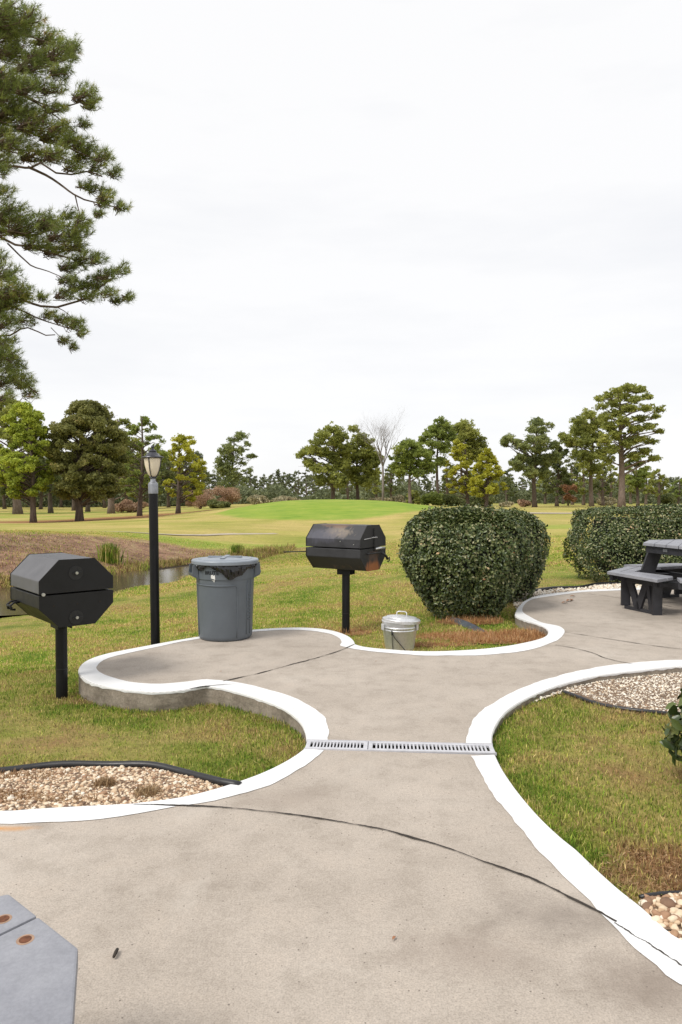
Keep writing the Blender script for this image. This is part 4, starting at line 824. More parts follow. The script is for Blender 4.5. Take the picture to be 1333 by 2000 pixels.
# ------------------------------------------------ hedges
def leafmesh(pos,nor,size,asp=.55,fold=.25):
    n=len(pos); nor=nor/np.linalg.norm(nor,axis=1)[:,None]
    t=rng.normal(0,1,(n,3)); t-=nor*(t*nor).sum(1)[:,None]; t/=np.linalg.norm(t,axis=1)[:,None]; b=np.cross(nor,t)
    s=size[:,None]
    v=np.empty((n,6,3),np.float32)
    v[:,0]=pos-t*s*.5; v[:,1]=pos-t*s*.1+b*s*asp*.5+nor*s*fold*.4; v[:,2]=pos+t*s*.25+b*s*asp*.4+nor*s*fold*.3; v[:,3]=pos+t*s*.5-nor*s*.05
    v[:,4]=pos+t*s*.25-b*s*asp*.4+nor*s*fold*.3; v[:,5]=pos-t*s*.1-b*s*asp*.5+nor*s*fold*.4
    tq=np.array([[0,3,2],[0,2,1],[0,5,4],[0,4,3]]); return v.reshape(-1,3),(tq[None]+np.arange(n)[:,None,None]*6).reshape(-1,3),6
def hedge(name,label,c,zb,ht,fw,n,seed,stems,lsize=.039,rz=0,cat='hedge'):
    """fw(theta,t)-> radius at relative height t (superellipse footprints)"""
    rg=np.random.default_rng(seed); root=empty(name,(c[0],c[1],zb),rz,label=label,cat=cat)
    N=int(n*1.6); 
    tt=np.linspace(0,2*math.pi,720); q_=fw(tt,np.full(720,.7)); sx_=np.cos(tt)*q_[0]; sy_=np.sin(tt)*q_[1]; ss=np.r_[0,np.cumsum(np.hypot(np.diff(sx_),np.diff(sy_)))]
    th=np.interp(rg.uniform(0,ss[-1],N),ss,tt)
    # sides + top
    side=rg.random(N)<.62; t=np.where(side,rg.random(N)**.85,1.); rho=np.where(side,1.,np.sqrt(rg.random(N))); thu=rg.uniform(0,2*math.pi,N); th=np.where(side,th,th)
    rad_=fw(th,np.minimum(t,.999)); lump=1+.035*np.sin(th*5+t*4)+.025*np.sin(th*11-t*9+1)+.02*np.sin(th*23+t*15)
    dep=np.abs(rg.normal(0,.035,N))-.008-np.where(rg.random(N)<.03,rg.uniform(.01,.05,N),0)
    x=np.cos(th)*(rad_[0]*lump*rho-dep*side); y=np.sin(th)*(rad_[1]*lump*rho-dep*side)
    topz=ht*(1-(.13 if n<50000 else .07)*rho**4)+.028*np.sin(x*5+seed)*np.sin(y*4.3)+np.where(rg.random(N)<.02,rg.uniform(0,.05,N),0)
    z=np.where(side,t*ht*(.885 if n<50000 else .93),topz-dep*1.2)
    nor=np.stack([np.cos(th)*side/rad_[0],np.sin(th)*side/rad_[1],np.where(side,.25,1.2)],1)
    nor=nor/np.linalg.norm(nor,axis=1)[:,None]+rg.normal(0,.55,(N,3)); nor[:,2]+=.2
    k=rg.random(N)<np.where(side,np.clip(.35+t*2.2,0,1),1)
    # shallow hollows in the surface
    k&=~((np.sin(th*9+t*7)*np.sin(t*17+th*5)>.62)&side&(rg.random(N)<.55))
    pos=np.stack([x,y,z],1)[k]; nor=nor[k]; v,f,m_=leafmesh(pos,nor,lsize*np.exp(rg.normal(0,.2,len(pos))))
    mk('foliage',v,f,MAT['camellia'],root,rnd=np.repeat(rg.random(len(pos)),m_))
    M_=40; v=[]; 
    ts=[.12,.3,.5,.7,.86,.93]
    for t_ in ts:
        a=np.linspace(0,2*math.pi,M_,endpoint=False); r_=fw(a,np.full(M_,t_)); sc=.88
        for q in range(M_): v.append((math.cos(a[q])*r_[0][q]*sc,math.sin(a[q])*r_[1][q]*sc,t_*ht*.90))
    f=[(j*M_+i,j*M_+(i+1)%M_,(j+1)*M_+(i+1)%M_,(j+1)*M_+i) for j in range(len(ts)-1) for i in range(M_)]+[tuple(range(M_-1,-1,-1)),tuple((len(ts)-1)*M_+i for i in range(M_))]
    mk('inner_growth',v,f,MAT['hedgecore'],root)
    for sx0,sy0 in stems:
        m=MB()
        for q in range(4):
            a=rg.uniform(0,6.28); m.tube([(sx0+.02*math.cos(a),sy0+.02*math.sin(a),-.05),(sx0+.06*math.cos(a),sy0+.06*math.sin(a),ht*.15),(sx0+.16*math.cos(a),sy0+.16*math.sin(a),ht*.4)],[.016,.013,.008],6)
        m.build('stem',MAT['twig'],root,smooth=True)
    return root
def fw_vase(a,b,base,p=2.8,peak=.66,rnd_=.15):
    def f(th,t):
        k=base+(1-base)*(.5*np.sin(np.clip(t/peak,0,1)*math.pi/2)+.5*np.clip(t/peak,0,1)**.8); k=k*(1-rnd_*np.clip((t-peak)/(1-peak),0,1)**2)
        q=(np.abs(np.cos(th))**p+np.abs(np.sin(th))**p)**(-1/p); return (a*k*q,b*k*q)
    return f
c=D(918,1210,8.55); zb=terr1(c[0],c[1])
hedge('clipped_shrub','large clipped dark green shrub with a narrow base beside the metal pail',(c[0]-.05,c[1]+.1),zb,1.255-zb,fw_vase(.80,.66,.47),24000,11,[(-.1,0),(.15,-.05),(.35,.1)],cat='shrub')
c2=D(985,1180,9.75); zb=terr1(c2[0],c2[1])
hedge('clipped_shrub','clipped dark green shrub mostly hidden behind the large one, its right side showing',(c2[0]+.09,c2[1]+.30),zb,1.20-zb,fw_vase(.56,.6,.6),12000,12,[(0,0),(.2,0)],cat='shrub')
c3=np.array([7.02,12.0]); zb=terr1(*c3)
hedge('clipped_hedge','long clipped hedge behind the octagonal picnic table at the right edge',c3,zb,1.25-zb,fw_vase(2.85,.85,.90,4.2,.5,.05),60000,13,[(-2.2,-.1),(-1.4,0),(-.6,0),(.4,0),(1.2,0)],rz=R(-5))
# near shrub at the right frame edge
c4=np.array([1.945,3.27]); root=empty('leafy_shrub',(c4[0],c4[1],terr1(*c4)),0,label='dark glossy leafed shrub cut by the right frame edge above the right lawn',cat='shrub')
n=1500; u_=rng.normal(0,1,(n,3)); u_/=np.linalg.norm(u_,axis=1)[:,None]; pos=u_*np.array([.34,.34,.31])*(rng.uniform(.62,1.04,n))[:,None]+np.array([0,0,.28]); pos=pos[pos[:,2]>.02]
u2=(pos-np.array([0,0,.2])); nor=u2/np.linalg.norm(u2,axis=1)[:,None]+rng.normal(0,.5,pos.shape)
v,f,m_=leafmesh(pos,nor,.075*np.exp(rng.normal(0,.2,len(pos))),.5,.2); mk('foliage',v,f,MAT['camellia'],root,rnd=np.repeat(rng.random(len(pos))*.88,m_))
m=MB()
for q in range(9): a=q*.7; m.tube([(0,0,-.05),(.06*math.cos(a),.06*math.sin(a),.12),(.2*math.cos(a),.2*math.sin(a),.36)],[.012,.009,.005],6)
m.build('stem',MAT['twig'],root,smooth=True)
# grey edging piece lying under the shrub
q0=P(872,1206,-.08); q1=P(958,1240,-.10); m=MB(); d_=(q1-q0); 
rows=[]; 
for i in range(9):
    t=i/8; c=q0+d_*t; w=.10*math.sin(math.pi*min(1,t*.75+.25))*.5; zz=terr1(c[0],c[1]); nn2=np.array([-d_[1],d_[0]])/np.linalg.norm(d_[:2])
    hgt=.055*math.sin(math.pi*min(1,.25+t*.75)); rows.append([(c[0]+nn2[0]*.03,c[1]+nn2[1]*.03,zz+.0+hgt),(c[0],c[1],zz+hgt*.75),(c[0]-nn2[0]*.05,c[1]-nn2[1]*.05,zz+.004),(c[0]-nn2[0]*.05,c[1]-nn2[1]*.05,zz-.02),(c[0]+nn2[0]*.035,c[1]+nn2[1]*.035,zz-.02)])
v=[p for r_ in rows for p in r_]; f=[(i*5+j,(i+1)*5+j,(i+1)*5+(j+1)%5,i*5+(j+1)%5) for i in range(8) for j in range(5)]+[(0,1,2,3,4),(44,43,42,41,40)]
tag(mk('bed_edging',v,f,MAT['edgegrey']),'loose grey edging strip lying at the foot of the large clipped shrub','garden edging')
# litter on the concrete
m=MB(); q=P(226,1864,.006); m.tube([tuple(q+np.array([0,-.017,.004])),tuple(q+np.array([.001,0,.006])),tuple(q+np.array([0,.018,.004]))],[.0042,.006,.005],8); tag(m.build('twig',MAT['joint'],smooth=True),'tiny dark twig piece on the concrete beside the low table','twig')
def leaf(px,py,s,a,label,z=.004):
    q=P(px,py,z); v=[];n=7
    for i in range(n):
        t=i/(n-1); w=s*.22*math.sin(math.pi*t); 
        for sg in(-1,0,1): v.append((q[0]+math.cos(a)*(t-.5)*s-math.sin(a)*w*sg,q[1]+math.sin(a)*(t-.5)*s+math.cos(a)*w*sg,z+.002+abs(sg)*.35*w+.10*s*math.sin(math.pi*t)))
    f=[(i*3+j,i*3+j+1,(i+1)*3+j+1,(i+1)*3+j) for i in range(n-1) for j in range(2)]
    return tag(mk('fallen_leaf',v,f,MAT['dryleaf']),label,'leaf')
for i,(px,py,s,a) in enumerate([(1103,1178,.10,.3),(1112,1174,.12,.6),(1119,1165,.09,0),(1117,1172,.11,1.2)]):
    o=leaf(px,py,s,a,'curled brown leaf in the small heap on the far patio'); o['group']='fallen brown leaves on the far patio'
for i,(px,py,s,a,l) in enumerate([(432,1312,.025,.3,'tiny dry leaf fleck on the rounded concrete pad left of the joint'),(735,1292,.02,.3,'tiny dry fleck on the path below the metal pail'),(770,1833,.022,1,'tiny brown fleck in the middle of the front concrete'),(633,1243,.02,0,'tiny dark fleck on the pad in front of the rusty grill')]): leaf(px,py,s,a,l)
# ------------------------------------------------ trees
def sprays(pos,dirs,k,ln,wd,spread,rg,droop=0.):
    n=len(pos); P_=np.repeat(pos,k,0); D_=np.repeat(dirs,k,0)+rg.normal(0,spread,(n*k,3)); D_[:,2]-=droop; D_/=np.linalg.norm(D_,axis=1)[:,None]
    L=ln*rg.uniform(.65,1.15,n*k)[:,None]; s=rg.normal(0,1,(n*k,3)); s-=D_*(s*D_).sum(1)[:,None]; s/=np.linalg.norm(s,axis=1)[:,None]; w=wd/2
    v=np.empty((n*k,3,3),np.float32); v[:,0]=P_-s*w; v[:,1]=P_+s*w; v[:,2]=P_+D_*L; 
    f=np.arange(n*k*3).reshape(-1,3); return v.reshape(-1,3),f
def blobs(pos,size,rg,up=.5):
    """small irregular leaf-clump triangles"""
    n=len(pos); a=rg.normal(0,1,(n,3)); a/=np.linalg.norm(a,axis=1)[:,None]; b=rg.normal(0,1,(n,3)); b-=a*(a*b).sum(1)[:,None]; b/=np.linalg.norm(b,axis=1)[:,None]
    s=(size*np.exp(rg.normal(0,.3,n)))[:,None]; v=np.empty((n,3,3),np.float32); v[:,0]=pos+a*s*.6; v[:,1]=pos-a*s*.35+b*s*.45; v[:,2]=pos-a*s*.35-b*s*.45
    return v.reshape(-1,3),np.arange(n*3).reshape(-1,3)
def tree(name,label,base,H_,clusters,trunk_r,mat,barkm,rg,leaf=.3,dens=90,group=None,lean=(0,0),cat='pine tree',near=False,trunk_top=.96,limb_r=.22,forks=None,ret=True,ragged=0):
    """clusters: (x,y,z,rx,ry,rz) relative to the base"""
    root=empty(name,tuple(base),0,label=label,cat=cat,group=group)
    def axis(t): return np.array([lean[0]*t+.012*H_*math.sin(t*5+base[0]),lean[1]*t+.010*H_*math.sin(t*4+1+base[1]),t*H_])
    ax=lambda t: axis(t)-np.array([axis(0)[0],axis(0)[1],0])
    m=MB(); ts=np.linspace(0,trunk_top,12); rr_=[trunk_r*(1.35 if i==0 else 1.)*(1-.86*(t/1.)**1.1) for i,t in enumerate(ts)]
    pts=[ax(t) for t in ts]; pts[0][2]=-.3; m.tube(pts,rr_,9); m.build('trunk',barkm,root,smooth=True)
    m=MB(); allp=[]; alls=[]
    for (cx,cy,cz,rx,ry,rz_) in clusters:
        c=np.array([cx,cy,cz]); hd=math.hypot(cx-ax(min(cz/H_,1))[0],cy-ax(min(cz/H_,1))[1])
        ta=np.clip((cz-hd*rg.uniform(.25,.6))/H_,.12,trunk_top-.02); a=ax(ta); r0=trunk_r*(1-.86*ta)*.55*min(1,limb_r*2+.3)
        r0=min(r0,trunk_r*.08+hd*.022+.01)
        mid=a+(c-a)*.5+np.array([0,0,.10*hd*rg.uniform(-.3,1)])+rg.normal(0,.04*hd+.01,3); q=a+(c-a)*.8+rg.normal(0,.03*hd+.01,3)
        m.tube([a,mid,q,c],[r0,r0*.7,r0*.45,r0*.25],5,cap=False)
        for _ in range(3):
            e_=c+rg.normal(0,1,3)*np.array([rx,ry,rz_])*.6; m.tube([q,(q+e_)/2+rg.normal(0,.05*rx,3),e_],[r0*.35,r0*.25,r0*.12],4,cap=False)
        vol=(rx*ry+rx*rz_+ry*rz_)/3; n=max(10,int(dens*vol/(leaf*leaf)*.5))
        u=rg.normal(0,1,(n,3)); u/=np.linalg.norm(u,axis=1)[:,None]; rad_=rg.random(n)**.45
        lump=1+.28*np.sin(u@rg.normal(0,3,3)+rg.uniform(0,6))+.15*np.sin(u@rg.normal(0,6,3))
        p=c+u*np.array([rx,ry,rz_])*(rad_*lump)[:,None]; p[:,2]+=rz_*.1
        if ragged: # pine pads break up into small tufts with air between
            tc_=p[rg.integers(0,n,max(4,n//16))]; j=rg.integers(0,len(tc_),n); p=tc_[j]+rg.normal(0,1,(n,3))*np.array([1,1,.6])*max(leaf*.75,rx*.11)
        allp.append(p); alls.append(np.clip(.48+.0*u[:,2]+rg.normal(0,.14)+rg.normal(0,.2,n),0,1))
    m.build('limbs',barkm,root,smooth=True)
    p=np.vstack(allp); s_=np.concatenate(alls)
    v,f=blobs(p,np.full(len(p),leaf),rg); mk('crown',v,f,mat,root,rnd=np.repeat(s_,3)); return root
def crown(rg,H_,cb,w,n,kind='loose',size=1.):
    cl=[]
    for i in range(n):
        t=(i+rg.random())/n
        if kind=='round': pr=math.sin(math.pi*min(1,max(.02,(.18+.80*t)))) **.6; rho=rg.random()**.5*.86; rx=w*rg.uniform(.13,.22)*size; rz_=rx*.62; rho=rg.random()**.33*.93
        elif kind=='cone': pr=(1-t)**.65*.95+.08; rho=rg.random()**.5*.88; rx=w*rg.uniform(.14,.24)*(1-.35*t)*size; rz_=rx*.6; rho=rg.random()**.33*.95
        else: pr=(math.sin(math.pi*(.22+.70*t))**.7)*rg.uniform(.6,1.05); rho=rg.uniform(.2,.9) ; rx=w*rg.uniform(.20,.36)*size; rz_=rx*.42
        a=rg.uniform(0,2*math.pi); r_=w*pr*rho; cl.append((math.cos(a)*r_,math.sin(a)*r_,H_*(cb+(1-cb)*t)-rz_*.5,rx,rx,rz_))
    return cl
LM=dict(
 bright=m_leaf('bright_pine_foliage',[(0,(0.176,0.224,0.040)),(.45,(0.368,0.440,0.064)),(.8,(0.576,0.620,0.096)),(1,(0.620,0.620,0.176))],.6,.42,.3,.4,.4),
 brown=m_leaf('brownish_pine_foliage',[(0,(0.108,0.115,0.041)),(.45,(0.223,0.230,0.074)),(.8,(0.331,0.317,0.108)),(1,(0.446,0.284,0.135))],.6,.42,.3,.4,.4),
 green=m_leaf('green_pine_foliage',[(0,(0.105,0.140,0.042)),(.45,(0.238,0.294,0.070)),(.8,(0.378,0.434,0.098)),(1,(0.476,0.462,0.154))],.6,.42,.3,.4,.4),
 yellow=m_leaf('yellow_pine_foliage',[(0,(0.192,0.210,0.030)),(.45,(0.420,0.420,0.048)),(.8,(0.588,0.564,0.072)),(1,(0.620,0.528,0.132))],.6,.42,.3,.4,.4),
 dark=m_leaf('dark_pine_foliage',[(0,(0.070,0.091,0.039)),(.45,(0.154,0.182,0.063)),(.8,(0.252,0.266,0.098)),(1,(0.336,0.294,0.126))],.6,.42,.3,.4,.4),
 olive=m_leaf('olive_pine_foliage',[(0,(0.128,0.149,0.050)),(.45,(0.284,0.312,0.078)),(.8,(0.440,0.454,0.114)),(1,(0.540,0.483,0.185))],.6,.42,.3,.4,.4),
 darkg=m_leaf('deep_green_pine_foliage',[(0,(0.108,0.135,0.061)),(.45,(0.230,0.270,0.101)),(.8,(0.351,0.378,0.135)),(1,(0.432,0.405,0.176))],.6,.42,.3,.4,.4),
 far=m_leaf('far_foliage',[(0,(0.094,0.117,0.066)),(.5,(0.167,0.187,0.095)),(1,(0.220,0.248,0.141))],.7,.2,.2,.15,.5),
 myrtle=m_leaf('russet_twigs',[(0,(0.283,0.184,0.120)),(.5,(0.454,0.298,0.198)),(1,(0.620,0.467,0.325))],.8,.3,.2,.5,.4),
 sage=m_leaf('sage_foliage',[(0,(0.233,0.254,0.150)),(.5,(0.424,0.374,0.241)),(1,(0.612,0.544,0.340))],.8,.2,.2,.5,.4),
 red=m_leaf('russet_foliage',[(0,(0.227,0.113,0.056)),(.5,(0.385,0.204,0.113)),(1,(0.498,0.340,0.158))],.8,.2,.2,.5,.4))
def pt(px,base_y,top_y,x0,x1,d,kind,mat,label,cbpy=None,n=40,tr=None,bark='bark',seed=0,leaf=.28,dens=70,size=1.,group='pines across the fairway',name='pine_tree'):
    rg=np.random.default_rng(seed+int(px)+500); b=D(px,base_y,d); b[2]=terr1(b[0],b[1]); 
    top=D(px,top_y,d)[2]; H_=top-b[2]; w=(x1-x0)/2/F*d; cxo=((x0+x1)/2-px)/F*d; cb=(D(px,cbpy,d)[2]-b[2])/H_ if cbpy else .35
    n=int(n*(1.9 if kind!='loose' else 1)); leaf*=.72; cl=[(a+cxo,b_,c_,p,q,r_) for a,b_,c_,p,q,r_ in crown(rg,H_*.97,cb,w,n,kind,size)]
    return tree(name,label,b,H_,cl,tr or .20+H_*.008,LM[mat],MAT[bark],rg,leaf,dens,group,lean=(cxo*.6,0))
def ptc(px,base_y,top_y,d,cl_px,mat,label,tr,bark='bark',seed=0,leaf=.28,dens=66,lean_px=0,group='pines across the fairway',sc=1.,twin=.8,deep=1.):
    """cluster outline traced from the photograph, spread in depth round the trunk"""
    rg=np.random.default_rng(seed+int(px)+500); b=D(px,base_y,d); b[2]=terr1(b[0],b[1]); top=D(px,top_y,d)[2]; H_=top-b[2]; cl=[]; leaf*=.72
    xs=[c[0] for c in cl_px]; hw=(max(xs)-min(xs))/2+1; mx_=(max(xs)+min(xs))/2
    for (x_,y_,rx,ry) in cl_px:
        k=math.sqrt(max(.05,1-((x_-mx_)/hw)**2))*hw/F*d*deep
        for rep in range(3):
            if rep and rg.random()>twin*(1 if rep==1 else .7): continue
            dy=rg.uniform(.1,.85)*k*(1 if rep else -1); dd=d+dy; w_=D(x_+rg.normal(0,rx*.15),y_+rg.normal(0,ry*.15),dd)
            r_=rx/F*dd*sc*.88; cl.append((w_[0]-b[0],w_[1]-b[1],w_[2]-b[2],r_,r_*1.0,ry/F*dd*sc*1.1))
    return tree('pine_tree',label,b,H_,cl,tr,LM[mat],MAT[bark],rg,leaf,dens,group,lean=(lean_px/F*d,0),limb_r=.4,ragged=1)
# left group
pt(66,1020,783,-6,106,58,'round','bright','bright green rounded pine left of the brownish pine on the left fairway',965,75,.26,leaf=.22,dens=95)
pt(156,1018,779,92,250,60,'round','brown','broad brownish green pine between the bright round pine and the lamp post',965,95,.33,leaf=.22,dens=95,size=.95)
pt(273,1008,806,232,328,69,'round','green','airy green pine directly behind and left of the lamp lantern',965,36,.25,leaf=.24,dens=60,size=.9)
pt(348,1003,845,318,406,74,'round','yellow','yellow green pine just right of the lamp lantern',975,36,.26,leaf=.25,dens=65)
pt(218,1003,812,190,285,84,'round','olive','olive pine with a pale trunk showing behind the brownish pine',955,40,.42,'barklight',leaf=.28,dens=70)
pt(36,1005,772,-40,84,88,'round','olive','tall olive pine rising behind the bright round pine at the left edge',950,46,.55,'barklight',leaf=.3,dens=70)
g='shaded pines behind the left fairway pines'
for i,(px,by,ty,d,hw) in enumerate([(-20,1003,850,95,50),(100,1002,860,95,45),(172,1002,870,104,50),(145,1000,885,118,45),(246,1000,870,120,45),(300,999,880,125,45),(80,999,890,130,50),(388,996,905,130,34),(-60,1000,840,110,60),(330,998,885,135,40),(205,999,880,140,45),(120,999,880,150,50),(10,1000,880,135,50)]):
    pt(px,by,ty,px-hw,px+hw,d,'round','dark','dark shaded pine in the grove behind the left fairway pines',960,22,.34,leaf=.42,dens=55,group=g,seed=i)
# centre and right individually traced
ptc(452,985,843,110,[(467,853,14,9),(483,868,11,7),(455,862,12,8),(447,878,15,10),(468,880,14,8),(492,891,12,6),(432,885,13,10),(455,897,18,9),(428,902,11,10),(440,915,20,12),(475,905,12,7),(483,920,12,7),(430,925,12,10),(460,930,18,12),(445,945,20,12),(480,940,12,9)],'darkg','tall narrow dark pine standing alone right of the russet shrub',.26,leaf=.26,lean_px=10,dens=45,twin=.4)
ptc(650,985,828,98,[(648,838,16,9),(668,852,14,9),(635,850,14,8),(625,862,15,8),(655,865,18,9),(600,884,17,6),(585,889,8,5),(612,880,14,8),(630,885,18,9),(650,890,18,10),(672,880,16,10),(605,905,14,7),(620,915,18,9),(640,920,20,12),(665,910,18,12),(655,940,18,14),(632,940,16,10),(670,940,14,12)],'olive','wide spreading olive pine with a far reaching left limb above the green mound',.32,leaf=.3,sc=1.05)
ptc(700,985,832,102,[(690,838,10,7),(700,855,14,8),(715,865,16,9),(690,872,16,9),(722,885,16,9),(700,890,20,10),(680,898,15,10),(730,905,16,9),(705,912,22,12),(685,925,16,12),(728,925,14,10),(708,940,22,12),(738,895,12,7)],'olive','dense olive pine between the spreading pine and the bare tree',.28,leaf=.3,sc=1.1)
ptc(802,985,862,92,[(795,868,16,7),(815,872,14,7),(780,880,14,8),(800,885,20,9),(825,885,16,8),(838,898,12,8),(775,897,14,8),(800,903,22,10),(825,908,16,9),(785,918,18,9),(812,922,18,9),(835,918,12,8),(772,912,10,7)],'green','short rounded green pine right of the bare tree',.26,'barklight',leaf=.28,sc=1.05)
ptc(857,992,813,106,[(855,820,14,6),(870,832,12,8),(848,838,16,8),(862,848,18,9),(835,852,14,7),(880,855,14,8),(850,866,18,8),(828,862,10,6),(868,875,16,10),(840,885,12,7),(862,900,14,10),(848,912,12,8)],'green','tall slender green pine just left of the yellow green pair',.27,leaf=.3)
ptc(903,990,825,112,[(905,832,18,7),(925,842,16,8),(890,840,14,8),(912,852,22,9),(940,858,12,7),(895,862,18,10),(925,870,18,10),(945,872,10,6),(905,885,20,12),(930,890,18,12)],'olive','dark olive pine rising behind the yellow green pair',.28,leaf=.3,sc=1.05)
pt(915,994,855,868,925,90,'round','yellow','yellow green pine, left one of the bright pair above the large shrub',960,42,.26,leaf=.26,dens=90)
pt(950,993,872,912,992,87,'cone','yellow','yellow green pine, right one of the bright pair above the large shrub',965,46,.25,leaf=.26,dens=90)
ptc(1045,991,820,100,[(1050,826,16,7),(1070,832,10,6),(1038,838,12,7),(1058,842,14,7),(995,857,12,6),(985,866,8,6),(1008,864,10,6),(1040,858,16,8),(1060,862,16,9),(1028,872,15,8),(1050,880,18,9),(1078,872,15,8),(1005,905,14,6),(1020,895,14,8),(1040,900,18,9),(1065,900,18,10),(1015,915,14,7),(1085,890,13,10),(1035,925,16,10),(1060,925,16,12)],'darkg','forked pine with a lone left branch standing right of the yellow green pair',.36,leaf=.3)
pt(1088,992,868,1058,1128,112,'round','dark','dark pine filling between the forked pine and the twin pale trunks',965,30,.3,leaf=.32,dens=70)
ptc(1156,991,802,112,[(1150,812,16,8),(1130,822,14,7),(1168,825,16,9),(1110,855,14,7),(1128,842,16,8),(1150,838,20,9),(1120,865,16,8),(1145,862,20,10),(1170,855,18,10),(1128,885,16,10),(1150,890,20,12),(1172,885,18,12),(1138,910,16,10),(1160,915,16,12),(1100,852,8,5)],'olive','broad olive pine close on the left of the tallest right hand pine',.38,'barklight',leaf=.3,sc=1.08)
ptc(1214,995,752,93,[(1230,758,16,7),(1250,762,14,7),(1208,764,12,6),(1190,772,13,6),(1170,778,9,5),(1218,775,16,7),(1265,775,10,5),(1240,782,16,7),(1200,788,15,7),(1175,795,14,7),(1285,800,14,5),(1262,798,14,6),(1228,800,18,7),(1205,808,15,7),(1180,815,14,8),(1250,818,14,6),(1280,815,9,4),(1215,825,18,8),(1190,835,16,8),(1268,835,14,6),(1288,842,9,4),(1240,840,16,7),(1205,850,16,9),(1182,860,14,9),(1275,862,11,5),(1255,858,14,7),(1228,865,16,8),(1200,878,14,9),(1260,882,13,6),(1235,890,14,7),(1188,898,12,9),(1278,895,10,5)],'olive','tallest pine on the right with a thick straight trunk and ragged open crown',.48,'barklight',leaf=.26,dens=75)
pt(1246,992,885,1215,1275,104,'loose','green','slim green pine just right of the tallest pine',950,26,.26,leaf=.3,dens=80)
pt(1287,991,915,1262,1308,118,'round','olive','small olive pine near the right edge of the far trees',965,22,.28,leaf=.32,dens=70)
pt(1325,986,935,1304,1350,150,'round','green','low green pine cut by the right frame edge',970,16,.26,leaf=.4,dens=60)
pt(990,986,930,970,1012,140,'round','dark','small dark pine far off between the yellow pair and the forked pine',965,16,.25,leaf=.4,dens=60)
g='pale trunked pines behind the tallest right pine'
for i,(px,ty,d,hw) in enumerate([(1140,880,125,26),(1178,900,120,24),(1192,905,126,22),(1172,930,140,24),(1262,925,135,24),(1118,900,130,26),(1232,915,140,22),(1100,915,140,24),(1065,930,140,22),(875,900,130,22),(935,905,135,24),(765,905,125,22),(735,915,130,22),(680,905,135,24)]):
    pt(px,991,ty,px-hw,px+hw,d,'round','dark' if i%2 else 'olive','background pine with a plain trunk in the grove behind the right hand pines' if i<9 else 'background pine showing between the pines beyond the mound',962,18,.3,'barklight' if i<7 else 'bark',leaf=.42,dens=60,group=g if i<9 else 'background pines beyond the mound',seed=50+i)
# bare grey tree
def bare(px,base_y,top_y,d,label,seed=4):
    rg=np.random.default_rng(seed); b=D(px,base_y,d); b[2]=terr1(b[0],b[1]); H_=D(px,top_y,d)[2]-b[2]
    root=empty('bare_tree',tuple(b),0,label=label,cat='bare tree'); m=MB(); tw=MB()
    def grow(p,dr,L,r_,lv):
        n=4; pts=[p]; rs=[r_]
        for i in range(n):
            dr=dr+rg.normal(0,.09,3)+np.array([0,0,.05 if lv>0 else .0]); dr/=np.linalg.norm(dr); p=p+dr*L/n; pts.append(p); rs.append(r_*(1-.5*(i+1)/n))
        (m if lv<2 else tw).tube(pts,rs,7 if lv<2 else 4,cap=False)
        if lv>=4: return
        for k in range(4 if lv<3 else 4):
            i=rg.integers(2,n+1); a=rg.uniform(0,6.28); s_=np.array([math.cos(a),math.sin(a),.15]); nd=dr*rg.uniform(.6,1.)+s_*rg.uniform(.45,.75); grow(pts[i],nd/np.linalg.norm(nd),L*rg.uniform(.55,.78),rs[i]*.62,lv+1)
    m.tube([np.array([0,0,-.3]),np.array([.05,0,H_*.2]),np.array([0,.1,H_*.42])],[.2,.16,.14],8)
    for a,s_ in ((.3,.28),(2.6,.35),(4.4,.30),(5.6,.38),(1.4,.12)): grow(np.array([0,.1,H_*(.40 if s_>.2 else .42)]),np.array([math.cos(a)*s_,math.sin(a)*s_,.95]),H_*.27,.085,0)
    m.build('trunk',MAT['barkgrey'],root,smooth=True); tw.build('twigs',MAT['barkgrey'],root,smooth=True)
bare(748,980,800,94,'leafless pale grey tree rising above the pines behind the green mound')
# shrubs
def shrub(px,py,top,x0,x1,d,mat,label,leaf=.22,dens=55,stems=5,name='shrub',cat='shrub',seed=0,n=16):
    rg=np.random.default_rng(900+int(px)+seed); b=D(px,py,d); b[2]=terr1(b[0],b[1]); H_=D(px,top,d)[2]-b[2]; w=(x1-x0)/2/F*d
    cl=[]
    for i in range(n):
        a=rg.uniform(0,6.28); rho=rg.random()**.5*.75; t=rg.random(); r_=w*rg.uniform(.28,.42); cl.append((math.cos(a)*rho*w,math.sin(a)*rho*w*.8,H_*(.2+.6*t*(1-.4*rho)),r_,r_,min(r_*.8,H_*.25)))
    root=empty(name,tuple(b),0,label=label,cat=cat); m=MB()
    for i in range(stems): a=i*6.28/stems; m.tube([(.06*math.cos(a),.06*math.sin(a),-.1),(.25*w*math.cos(a),.25*w*math.sin(a),H_*.35),(.55*w*math.cos(a),.5*w*math.sin(a),H_*.7)],[.05,.035,.02],5)
    m.build('stem',MAT['bark'],root,smooth=True); ps=[]
    for (cx,cy,cz,rx,ry,rz_) in cl:
        k=max(10,int(dens*rx*ry/(leaf*leaf)*.5)); u=rg.normal(0,1,(k,3)); u/=np.linalg.norm(u,axis=1)[:,None]; ps.append(np.array([cx,cy,cz])+u*np.array([rx,ry,rz_])*(rg.random(k)**.4)[:,None])
    p=np.vstack(ps); p=p[p[:,2]>.02]; v,f=blobs(p,np.full(len(p),leaf),rg); mk('foliage',v,f,LM[mat],root,rnd=np.repeat(np.clip(rg.normal(.5,.25,len(p)),0,1),3)); return root
shrub(392,1000,945,362,425,88,'myrtle','russet twiggy myrtle, left of the two beside the yellow green pine',.10,20,11)
shrub(443,998,940,412,478,90,'myrtle','russet twiggy myrtle, right of the two below the lone tall pine',.10,20,11)
shrub(505,985,965,480,530,100,'sage','grey green shrub, first right of the russet myrtles')
